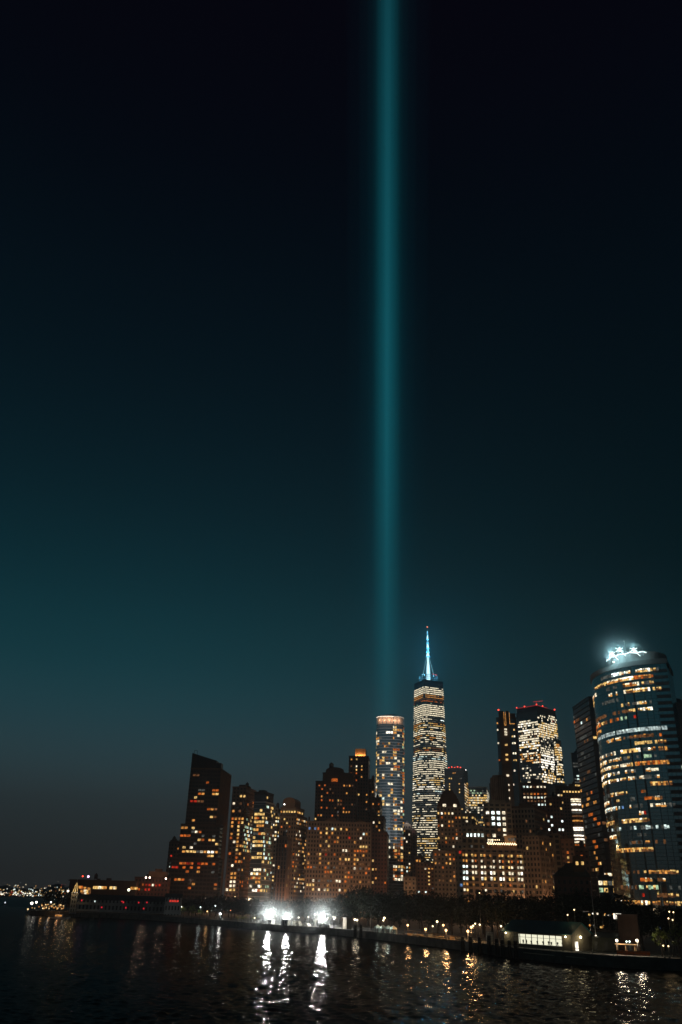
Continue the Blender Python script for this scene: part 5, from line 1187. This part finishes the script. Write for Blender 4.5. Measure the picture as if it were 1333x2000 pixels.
MB().box(.3, .3, .02, Ls - .3, Lf - .3, .06).build('floor', PAVE, r, rz=a)
MB().box(3.2, y0w - 1, .1, 3.3, y1w + 1, 3.9).build('lit_back_wall', lamp_mat('lit_interior', (1, .97, .72), .95, 'AUTO'), r, rz=a)
nw = 8
for i in range(nw + 1):
    y = y0w + (y1w - y0w) * i / nw; MB().box(.06, y - .07, zs, .2, y + .07, zt_).build('mullion', POLE, r, rz=a)
MB().box(.08, y0w, 2.55, .18, y1w, 2.62).build('transom', POLE, r, rz=a)
rnd = random.Random(4)
for i in range(9):
    y = y0w + (y1w - y0w) * (i + .6) / 9.4; b = MB(); x_ = rnd.uniform(1.0, 2.2)
    b.box(x_, y - .3, .95, x_ + .5, y + .3, 1.02); b.tube((x_ + .25, y, .06), (x_ + .25, y, .95), .05, n=5); b.tube((x_ + .25, y, 1.02), (x_ + .25, y, rnd.uniform(1.4, 2.0)), .13, n=5); b.box(x_, y - .42, 1.3, x_ + .1, y + .1, 1.75)
    b.build('counter_display', POLE, r, rz=a)
def wl(px, z, e, c=(1, .85, .5), sz=.22, side=False):
    y = fr(px); q = Vector((-math.sin(a)*y - math.cos(a)*.5, math.cos(a)*y - math.sin(a)*.5, z)) if not side else Vector((math.cos(a)*px + math.sin(a)*.5, math.sin(a)*px - math.cos(a)*.5, z))
    MB().ball((0, 0, 0), sz, n=6, k=4).build('wall_lamp', lamp_mat('pavilion_lamp', c, 12), r, q); plight(r, r.location + q + Vector((-.5 if not side else .4, -.4, -.15)), c, e, .25)
wl(990, 3.4, 70); wl(1106, 3.3, 70)
wl(3.2, 3.3, 70, side=True, sz=.3)
MB().box(1.2, -.12, .0, 2.4, -.02, 2.2).build('door', WM['W'], r, rz=a); plight(r, r.location + Vector((math.cos(a)*1.6 + math.sin(a)*1.5, math.sin(a)*1.6 - math.cos(a)*1.5, 1.8)), (1, .8, .5), 60, .3)
# long dark shed right of it
def shed(px, D, w_, d_, h_, rh, label, m_, roofm, name='shed', cat='shed'):
    g, aa = frame(px, D); r = empty(name, g, label, cat, None, rz=aa)
    MB().box(0, 0, 0, w_, d_, h_).build('wall', m_, r)
    b = MB(); b.add([(-.3, -.4, h_), (w_+.3, -.4, h_), (w_+.3, d_+.4, h_), (-.3, d_+.4, h_), (-.3, d_/2, h_+rh), (w_+.3, d_/2, h_+rh)], [(0,1,5,4), (2,3,4,5), (1,2,5), (3,0,4), (0,3,2,1)]); b.build('roof', roofm, r)
    for i in range(max(2, int(w_ / 3))): MB().box(i*3 + .8, -.06, .3, i*3 + 1.7, 0, 2.3).build('door', POLE, r)
    return r
shed(1158, 262, 8.4, 6, 3.4, 1.2, 'long dark shed beside the pavilion gable with two small wall lamps', mat('shed_wall', (.04, .04, .03), .85, noise=.3), mat('shed_roof', (.03, .035, .035), .7))
g, aa = frame(1213, 258); r = empty('utility_building', g, 'tall plain brown utility block behind the orange construction barriers', 'building', None, rz=aa)
MB().box(0, 0, 0, 5.2, 5, 9.0).build('wall', mat('brick_box', (.06, .03, .02), .9, noise=.3, nscale=.6), r); MB().box(-.2, -.2, 9.0, 5.4, 5.2, 9.3).build('coping', DARKB, r); MB().box(1.5, -.06, 0, 3.1, 0, 2.6).build('door', POLE, r)
# orange barriers, site hut
ORB = mat('orange_mesh', (.65, .14, .03), .7); WOOD = mat('site_wood', (.3, .19, .1), .85, noise=.3, nscale=1)
for i, (px, w_) in enumerate(((1206, 2.4), (1222, 2.2), (1238, 2.6), (1251, 2.4))):
    g, aa = frame(px, 242); r = empty('construction_barrier', g, 'orange construction barrier, %s from the left in the row under two bright lamps' % ('first', 'second', 'third', 'fourth')[i], 'barrier', 'orange construction barriers', rz=aa)
    MB().box(0, 0, .15, w_, .06, 1.1).build('mesh_panel', ORB, r)
    for x in (.05, w_ - .15): MB().box(x, -.3, 0, x + .1, .35, .12).box(x, .07, .12, x + .1, .15, 1.2).build('foot', POLE, r)
g, aa = frame(1206, 247); r = empty('site_canopy', g, 'low open wooden canopy lit orange beneath a bright lamp', 'canopy', None, rz=aa)
for x in (0, 2.2, 4.4): MB().box(x, 0, 0, x + .15, .15, 2.3).box(x, 2, 0, x + .15, 2.15, 2.3).build('post', WOOD, r)
MB().box(-.3, -.3, 2.3, 4.9, 2.5, 2.45).build('roof', WOOD, r)
# kiosk, tents, planks
g, aa = frame(670, 398); r = empty('kiosk', g, 'plain beige kiosk box lit from the left by the last floodlight', 'kiosk', None, rz=aa)
MB().box(0, 0, 0, 3.4, 2.6, 4.2).build('wall', mat('kiosk_panel', (.2, .17, .13), .8), r); MB().box(-.2, -.2, 4.2, 3.6, 2.8, 4.4).build('roof', GREY, r); MB().box(.9, -.05, 0, 2.0, 0, 2.2).build('door', mat('kiosk_door', (.3, .25, .2), .7), r)
CAN = mat('white_canvas', (.65, .68, .66), .9, noise=.1, nscale=.5)
for i, px in enumerate((738, 748.5, 759, 769)):
    g, aa = frame(px, 352 - i * 3); r = empty('market_tent', g, 'small white canvas tent, %s of the row at the water edge' % ('leftmost', 'second', 'third', 'rightmost')[i], 'tent', 'white tents at the water edge', rz=aa)
    b = MB(); s_ = 1.0
    b.add([(-s_, -s_, 2.1), (s_, -s_, 2.1), (s_, s_, 2.1), (-s_, s_, 2.1), (0, 0, 3.0)], [(0,1,4), (1,2,4), (2,3,4), (3,0,4)])
    b.add([(-s_, -s_, 1.7), (s_, -s_, 1.7), (s_, s_, 1.7), (-s_, s_, 1.7), (-s_, -s_, 2.1), (s_, -s_, 2.1), (s_, s_, 2.1), (-s_, s_, 2.1)], [(0,1,5,4), (1,2,6,5), (2,3,7,6), (3,0,4,7)]); b.build('canopy', CAN, r)
    for sx in (-1, 1):
        for sy in (-1, 1): MB().tube((sx*.97, sy*.97, 0), (sx*.97, sy*.97, 2.1), .05, n=5).build('pole', SILV, r)
    MB().box(-.8, .7, 0, .8, .8, 1.7).build('back_cloth', CAN, r)
    if i in (0, 2): plight(r, g + Vector((-.5, -3.5, 2.6)), (.8, 1, .85), 160, .2)
for i, (px, D_, w_, h_, m_, lb) in enumerate(((786, 334, 5, .9, WOOD, 'low stack of pale planks right of the white tents'), (806, 327, 6.5, .7, WOOD, 'long flat stack of planks lit orange'), (829, 320, 4.0, 1.2, GREY, 'tarp covered heap beneath the first gold reflection lamp'),
                                         (846, 315, 6, .8, WOOD, 'plank stack between the two brightest orange lamps'), (868, 306, 5, 1.0, WOOD, 'lit timber pile at the right end of the planks'), (889, 300, 4, .8, GREY, 'grey block stack left of the mooring piles'))):
    g, aa = frame(px, D_); r = empty('timber_stack', g, lb, 'timber stack', 'stacks on the promenade', rz=aa + (.12 if i % 2 else -.06))
    b = MB(); nn = 4
    for k in range(nn): b.box(0 + .15*(k % 2), 0, k*h_/nn, w_ - .2*((k + 1) % 2), 1.6, (k + .86)*h_/nn)
    b.build('plank_layer', m_, r); MB().box(w_*.3, -.06, 0, w_*.3 + .12, 1.66, h_ + .02).build('strap', POLE, r)
b = MB(); g0 = ground(790, 326, DECKZ); g1 = ground(893, 292, DECKZ)
r = empty('gangway', g0, 'long sloping wooden gangway lit orange along the promenade', 'gangway'); d = g1 - g0; u = d.normalized(); v = Vector((-u.y, u.x, 0))
b.add([Vector((0,0,.9)), d + Vector((0,0,.25)), d + v*1.4 + Vector((0,0,.25)), v*1.4 + Vector((0,0,.9))], [(0, 1, 2, 3)]); b.build('deck', WOOD, r)
for sgn in (0, 1.4): MB().tube(v*sgn + Vector((0,0,2.0)), d + v*sgn + Vector((0,0,1.35)), .05, n=4).build('handrail', WOOD, r)
for i in range(12):
    f = i / 11; MB().tube(d*f + Vector((0,0,0)), d*f + Vector((0,0,2.0 - .65*f)), .05, n=4).build('baluster', WOOD, r)
# low white site boxes, car and truck under the floodlights
def box_thing(px, D, w_, h_, label, m_, name='site_cabin', cat='cabin'):
    g, aa = frame(px, D); r = empty(name, g, label, cat, None, rz=aa)
    MB().box(0, 0, .1, w_, 1.8, h_).build('wall', m_, r); MB().box(-.1, -.1, h_, w_ + .1, 1.9, h_ + .1).build('roof', GREY, r); MB().box(w_*.3, -.04, .15, w_*.3 + .8, 0, h_*.85).build('door', POLE, r); MB().box(w_*.62, -.04, h_*.4, w_*.62 + .9, 0, h_*.8).build('window', POLE, r)
    return r
WP = mat('white_panel', (.3, .3, .28), .7)
box_thing(549, 420, 5.5, 2.5, 'low white site cabin beneath the second floodlight', WP); box_thing(523, 432, 3.2, 2.0, 'small white site cabin under the largest floodlight', WP)
box_thing(622, 400, 3.0, 1.9, 'small white cabin at the foot of the lone right floodlight', WP); box_thing(634, 398, 4.4, 1.5, 'low pale cabin right of the lone right floodlight', WP)
def car(px, D, label, col, truck=False):
    g, aa = frame(px, D); r = empty('parked_truck' if truck else 'parked_car', g, label, 'truck' if truck else 'car', None, rz=aa); m_ = mat('car_paint', col, .3, .3); L_ = 5.6 if truck else 4.4
    b = MB(); pr = [(0, .45), (L_, .45), (L_, 1.0), (L_*.86, 1.05), (L_*.74, 1.5 if not truck else 2.2), (L_*.3 if not truck else .1, 1.5 if not truck else 2.2), (.12, 1.0)]
    n = len(pr); b.add([(x, 0, z) for x, z in pr] + [(x, 1.8, z) for x, z in pr], [tuple(range(n)), tuple(range(2*n-1, n-1, -1))] + [(i, n+i, n+(i+1) % n, (i+1) % n) for i in range(n)]); b.build('body', m_, r)
    MB().box(L_*.4, -.02, 1.05, L_*.7, 0, 1.4).build('side_window', BLACK, r)
    for x in (L_*.18, L_*.8):
        for y in (-.02, 1.72): MB().tube((x, y, .34), (x, y + .16, .34), .34, n=12).build('wheel', BLACK, r)
    return r
car(571, 418, 'pale pickup truck parked right of the second floodlight', (.45, .42, .35), True); car(590, 410, 'small pale car parked between the two floodlight groups', (.4, .38, .34)); car(494, 452, 'dark car behind the lit young trees', (.12, .12, .12))
# dark mooring piles
PILE = mat('tarred_pile', (.025, .022, .02), .8, noise=.3, nscale=1); CAPM = mat('pile_cap', (.08, .08, .08), .6)
for px, yt, lb in ((694,1806,'left of a pair below the close pair of lamps'),(705,1807,'right of a pair below the close pair of lamps'),(905,1830,'first from the left near the orange lamps'),(920,1830,'second, just under a bright orange lamp'),(938,1831,'third, a thick dark cluster'),
                (957,1828,'fourth, tall before the lit fence'),(972,1834,'fifth, before the white fence'),(983,1836,'sixth, at the left corner of the pavilion'),(997,1838,'seventh, under the pavilion eave'),(1009,1838,'last, before the lit windows')):
    D = lerp(SD, px) - 3.5; g = ground(px, D, 0); z = P(px, yt, D).z
    r = empty('mooring_pile', g, 'dark timber mooring pile, ' + lb, 'mooring pile', 'mooring piles along the seawall')
    b = MB(); 
    for i in range(4): q = Vector((.38*math.cos(i*1.57 + .4), .38*math.sin(i*1.57 + .4), 0)); b.tube(q*1.3 + Vector((0,0,-1)), q*.8 + Vector((0,0,z)), .30, .26, 7)
    b.build('timber', PILE, r); MB().tube((0, 0, z - .02), (0, 0, z + .12), .62, .5, 8).build('cap', CAPM, r); MB().tube((0, 0, z*.7), (0, 0, z*.7 + .3), .72, .72, 10).build('band', CAPM, r)
# white lattice fence left of the pavilion and floating fender
g, aa = frame(951, 275); r = empty('lattice_fence', g, 'tall white lattice fence panel left of the pavilion', 'fence', None, rz=aa); b = MB()
for i in range(9): b.box(i*.6, 0, 0, i*.6 + .07, .07, 3.4)
for i in range(6): b.box(0, .071, i*.65 + .1, 4.87, .12, i*.65 + .17)
b.build('lattice', mat('fence_white', (.35, .35, .33), .7), r)
for f in (0, 2.4, 4.8): MB().box(f - .08, .125, 0, f + .08, .28, 3.6).build('post', POLE, r)
# pale rubbing strake under the pavilion
g0 = ground(1020, 251, DECKZ); g1 = ground(1140, 235, DECKZ); b = MB(); d = g1 - g0; b.tube((0, 0, -.6), d + Vector((0, 0, -.6)), .12, n=6); o = b.build('fender_rail', mat('pale_strake', (.4, .36, .28), .8), None, g0 + Vector((0, -1.8, 0)))
tag(o, 'pale horizontal fender rail on the seawall below the pavilion', 'fender')
# lit glass canopy among the trees, flagpole
g = ground(1158, 266, DECKZ); r = empty('lit_cafe_terrace', g, 'open cafe terrace glowing white among the dark trees right of the flagpole', 'terrace', None)
MB().box(0, 0, 0, 9.6, 5, 5.0).build('base_wall', DARKB, r)
for i in range(6): MB().box(i*1.85, -.1, 5, i*1.85 + .12, .02, 9.6).build('post', POLE, r)
MB().box(-.3, -.6, 9.6, 10, 5, 9.8).build('roof', POLE, r)
rnd = random.Random(12)
for i in range(16): MB().ball((rnd.uniform(.2, 9), rnd.uniform(.2, 3), rnd.choice((8.9, 9.2, 6.2, 5.8))), rnd.choice((.16, .22, .3))).build('lantern', WM[rnd.choice('wWyak')], r)
MB().box(7.2, 1, 8.0, 9.4, 1.1, 9.4).build('lit_screen', WM['W'], r)
g = ground(1167, 262, DECKZ); z = P(1163, 1722, 262).z - DECKZ; r = empty('flagpole', g, 'thin tall grey flagpole standing among the dark trees', 'flagpole'); MB().tube((0, 0, 0), (0, 0, z), .13, .07, 6).build('pole', GREY, r); MB().ball((0, 0, z), .18).build('finial', SILV, r)

# ------------------------------------------------------------------ the pier with its clock tower
a = R_(4); p0 = ground(142, 590, 0); x1 = solve(P(142, 1770, 590), (math.cos(a), math.sin(a)), 318, 200)
r = empty('pier_building', p0, 'long dark two storey pier building on piles with red lights along its windows', 'pier building', None, rz=a)
PWALL = facade('pier_wall', (.16, .17, .18), (.015, .018, .02), 2.3, 3.9, .45, .6); PROOF = mat('pier_roof', (.035, .035, .04), .7, noise=.3, nscale=.4)
MB().box(0, 0, 3.5, x1, 13, 10.0).build('wall', [PWALL], r)
b = MB(); b.add([(-.8, -1.2, 10.0), (x1, -1.2, 10.0), (x1, 14.2, 10.0), (-.8, 14.2, 10.0), (-.8, 6.5, 13.2), (x1, 6.5, 13.2)], [(0,1,5,4), (2,3,4,5), (1,2,5), (3,0,4), (0,3,2,1)]); b.build('roof', PROOF, r)
MB().box(-1.5, -2.5, 2.6, x1 + 1, 14, 3.2).build('deck', STONE, r)
MB().box(-.5, -1.4, 7.2, x1, 0, 7.4).build('balcony', GREY, r)
for i in range(int(x1 / 4)): MB().tube((i*4 + 1, -1.9, -1), (i*4 + 1, -1.9, 2.6), .28, n=6).build('pile', PILE, r)
rnd = random.Random(8)
for px, z, c in ((155,9.6,'r'),(237,9.2,'r'),(234,9.8,'r'),(283,9.5,'r'),(196,6.0,'r'),(243,6.2,'r'),(278,6.0,'r'),(181,9.3,'k'),(267,9.3,'r')):
    x = solve(P(142, 1770, 590), (math.cos(a), math.sin(a)), px, 200); MB().box(x - .35, -.12, z - .5, x + .35, 0, z + .4).build('lit_window', lamp_mat('red_window', (1, .03, .05), .7) if c == 'r' else WM['c'], r)
def ctower(r_):
    z0_ = 3; MB().box(-3, 0, z0_, 3, 6, 21).build('shaft', PWALL, r_); MB().box(-3.6, -.6, 21, 3.6, 6.6, 21.8).build('cornice', GREY, r_)
    b = MB(); b.prism([(-3, 0), (3, 0), (3, 6), (-3, 6)], 21.8, 32, poly1=[(-.2, 2.8), (.2, 2.8), (.2, 3.2), (-.2, 3.2)]); b.build('spire_roof', PROOF, r_)
    for x in (-2.2, 0, 2.2): MB().box(-.25, -.25, 0, .25, .25, .3).build('uplight', WM['W'], r_, (x, -1.0, 21.8)); 
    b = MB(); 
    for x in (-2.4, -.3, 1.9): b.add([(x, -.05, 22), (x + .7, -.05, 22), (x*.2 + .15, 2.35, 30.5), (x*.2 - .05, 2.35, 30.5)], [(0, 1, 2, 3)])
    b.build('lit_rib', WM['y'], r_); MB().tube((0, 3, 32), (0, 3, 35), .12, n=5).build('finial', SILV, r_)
    MB().tube((0, -.05, 18.4), (0, -.2, 18.4), 1.4, n=16).build('clock_face', GREY, r_)
p1_ = ground(139.5, 588, 0); rt = empty('clock_tower', p1_, 'square clock tower with floodlit golden pyramid top at the pier end', 'tower', None, rz=a); ctower(rt)
k_ = (P(139, 1714, 590).z) / 35; 
for ch in rt.children: ch.scale = (k_, k_, k_) if ch.location.length < .01 else (k_, k_, k_); ch.location = ch.location * k_
for dx in (-2, 2): plight(rt, p1_ + Vector((dx, -3.4, 22.5*k_)), (1, .62, .25), 350, .3)
p0 = ground(319, 565, 0); r = empty('pier_head_house', p0, 'white gabled head house with red lights at the shore end of the pier', 'building', None, rz=R_(8))
hw = 10; MB().box(0, 0, 2.9, hw, 9, 12.6).build('wall', facade('head_house_wall', (.3, .31, .31), (.02, .02, .025), 1.9, 4.6, .4, .5), r)
b = MB(); b.add([(-.4, -.4, 12.6), (hw+.4, -.4, 12.6), (hw+.4, 9.4, 12.6), (-.4, 9.4, 12.6), (-.4, 4.5, 15), (hw+.4, 4.5, 15)], [(0,1,5,4), (2,3,4,5), (1,2,5), (3,0,4), (0,3,2,1)]); b.build('roof', PROOF, r)
for i in range(4): MB().box(2.6 + i*1.5, -.1, 10.2, 3.7 + i*1.5, 0, 11.3).build('red_window', lamp_mat('red_sign_light', (1, .06, .04), .7), r)
# restaurant plaza: lanterns on tables
rnd = random.Random(21)
LN = [lamp_mat('lantern_glow', c, s_) for c, s_ in (((1, .5, .15), .9), ((1, .72, .35), 1.5), ((1, .38, .08), .6))]
pos = [(rnd.uniform(80, 123), rnd.uniform(1765, 1776)) for _ in range(44)] + [(62, 1773), (67, 1774), (75, 1771), (80, 1767), (86, 1766), (91, 1767), (104, 1766)]
first = None
for i, (px, py) in enumerate(sorted(pos)):
    py = min(py, 1773.5 + (px - 60)*.03); D = 592 + (1776 - py) * 4; g = ground(px, D, DECKZ); z = max(1.0, P(px, py, D).z - DECKZ)
    r = empty('plaza_lantern', g, 'small amber lantern in the crowded cluster on the pier plaza', 'lantern', 'amber lanterns on the pier plaza')
    MB().tube((0, 0, 0), (0, 0, z), .05, n=4).build('stand', POLE, r); MB().ball((0, 0, z), rnd.choice((.22, .3, .42)), n=6, k=4).build('glass', LN[i % 3], r)
for px in (84, 100, 115): plight(r, ground(px, 600, 6), (1, .5, .18), 200, .3)
# plaza deck tip
g = ground(58, 628, 0); b = MB(); t0 = ground(57, 625, 0); t1 = ground(142, 588, 0)
b.add([Vector((0, 0, 0)), t1 - t0, t1 - t0 + Vector((0, 30, 0)), Vector((2, 22, 0)), Vector((0, 0, 2.9)), t1 - t0 + Vector((0, 0, 2.9)), t1 - t0 + Vector((0, 30, 2.9)), Vector((2, 22, 2.9))], [(0,3,2,1), (4,5,6,7), (0,1,5,4), (1,2,6,5), (2,3,7,6), (3,0,4,7)])
tag(b.build('quay', STONE, None, t0), 'dark stone quay carrying the lantern plaza at the far left', 'quay')
# small boat and buoy
g = ground(118, 540, 0); r = empty('motor_boat', g, 'small motor boat with a glowing orange cabin near the pier', 'boat')
b = MB(); b.add([(-5, -1.2, .9), (3.5, -1.2, .9), (6, 0, 1.3), (3.5, 1.2, .9), (-5, 1.2, .9), (-4.6, -.8, -.3), (3, -.8, -.3), (4.8, 0, -.3), (3, .8, -.3), (-4.6, .8, -.3)], [(0,1,2,3,4), (0,5,6,1), (1,6,7,2), (2,7,8,3), (3,8,9,4), (4,9,5,0), (5,9,8,7,6)]); b.build('hull', GREY, r)
MB().box(-3, -.9, .9, 1.2, .9, 2.3).build('cabin', GREY, r); MB().box(-2.8, -.95, 1.3, .9, -.9, 2.0).build('cabin_window', WM['a'], r); MB().tube((-1, 0, 2.3), (-1, 0, 4), .06, n=4).build('mast', SILV, r); plight(r, g + Vector((-1, -2.2, 2.2)), (1, .5, .25), 120, .2)
g = ground(53, 625, 0); r = empty('channel_buoy', g, 'small buoy with an amber light off the tip of the quay', 'buoy'); MB().tube((0, 0, -.3), (0, 0, .8), 1.0, .9, 10).build('float', GREY, r); MB().tube((0, 0, .8), (0, 0, 3.0), .5, .15, 5).build('cage', STEEL, r); MB().ball((0, 0, 3.3), .55, n=6, k=4).build('light', LN[1], r)
MB_ = None
g = ground(10, 1100, 0); r = empty('anchored_boat', g, 'tiny distant boat with one white light at the left edge', 'boat')
MB().box(-3, -1, 0, 3, 1, 1).box(-1, -.7, 1, 1, .7, 2.2).build('hull', GREY, r); MB().ball((0, -.8, 3), .8, n=6, k=4).build('light', lamp_mat('boat_light', (.8, .9, 1), 1.2), r)

# ------------------------------------------------------------------ far shore: buildings and lamps
rnd = random.Random(31); names = ['square pale', 'long low', 'squat brown', 'tall narrow', 'amber windowed', 'dim grey', 'white windowed', 'stepped', 'broad dark', 'small lit', 'boxy', 'slab like']
for i, (px, yt, w_) in enumerate(((5,1731,30),(23,1735,40),(32,1738,24),(42,1737,30),(56,1734,22),(68,1737,34),(82,1738,30),(96,1733,26),(108,1728,44),(121,1737,22),(76,1742,16),(14,1741,30))):
    D = 3400 + rnd.uniform(-30, 60); g = ground(px, D, 3); z = P(px, yt, D).z - 3
    r = empty('distant_building', g, '%s building with tiny lights on the far shore, number %s from the left' % (names[i], ('one','three','four','five','six','seven','nine','ten','eleven','twelve','eight','two')[i]), 'building', 'buildings on the far shore')
    r['label'] = '%s far shore building with tiny lit windows%s' % (names[i], (' at the left picture edge', ' behind the second light cluster', ' left of the brown waterfront', ' in the middle of the far shore', ' under the low ridge', ' left of the plaza tree', ' behind the plaza tree crown', ' above the plaza tree', ' just left of the clock tower', ' touching the clock tower side', ' glowing orange beside the plaza tree', ' near the left edge by the water')[i])
    MB().box(-w_/2, 0, 0, w_/2, 20, z).build('wall', DARKB, r); MB().box(-w_/4, 4, z, w_/4, 14, z + 3).build('roof_house', DARKB, r)
    ws = [(g + Vector((rnd.uniform(-w_/2 + 2, w_/2 - 2), -.3, rnd.uniform(2, z - 2))), 0, rnd.uniform(2, 5), rnd.uniform(2, 3.2), rnd.choice('wyaocyC' if i != 10 else 'oa')) for _ in range(int(6 + w_/4))]
    put_windows(r, ws)
GL = [lamp_mat('shore_lamp_glow', c, s_) for c, s_ in (((1, .85, .55), 1.6), ((.9, 1, .95), 1.5), ((1, .5, .15), 1.2), ((1, .9, .7), 3.0), ((1, .1, .06), 1.0))]
pts_ = [(rnd.uniform(0, 62), rnd.uniform(1743, 1749), rnd.choice((0, 1, 3, 3))) for _ in range(46)] + [(rnd.uniform(0, 132), rnd.uniform(1727, 1744), rnd.choice((0, 0, 1, 2, 2, 4))) for _ in range(60)] + [(35, 1723.5, 1), (109, 1722, 0), (47, 1748, 3), (53, 1749, 3), (5, 1746, 3)]
for px, py, c in pts_:
    D = 3330 if py > 1741 else rnd.uniform(3420, 3900); g = ground(px, D, 3); z = P(px, py, D).z
    base = 3 if D < 3400 else max(3, z - 9)
    r = empty('far_shore_lamp', Vector((g.x, g.y, base)), 'tiny point of lamp light on the far shore across the water', 'lamp', 'lamps on the far shore')
    z = max(z, base + 4); MB().tube((0, 0, -3), (0, 0, z - base), .3, n=3).build('pole', STEEL, r); MB().ball((0, 0, z - base), rnd.choice((.8, 1.1, 1.6)), n=6, k=4).build('globe', GL[c], r)
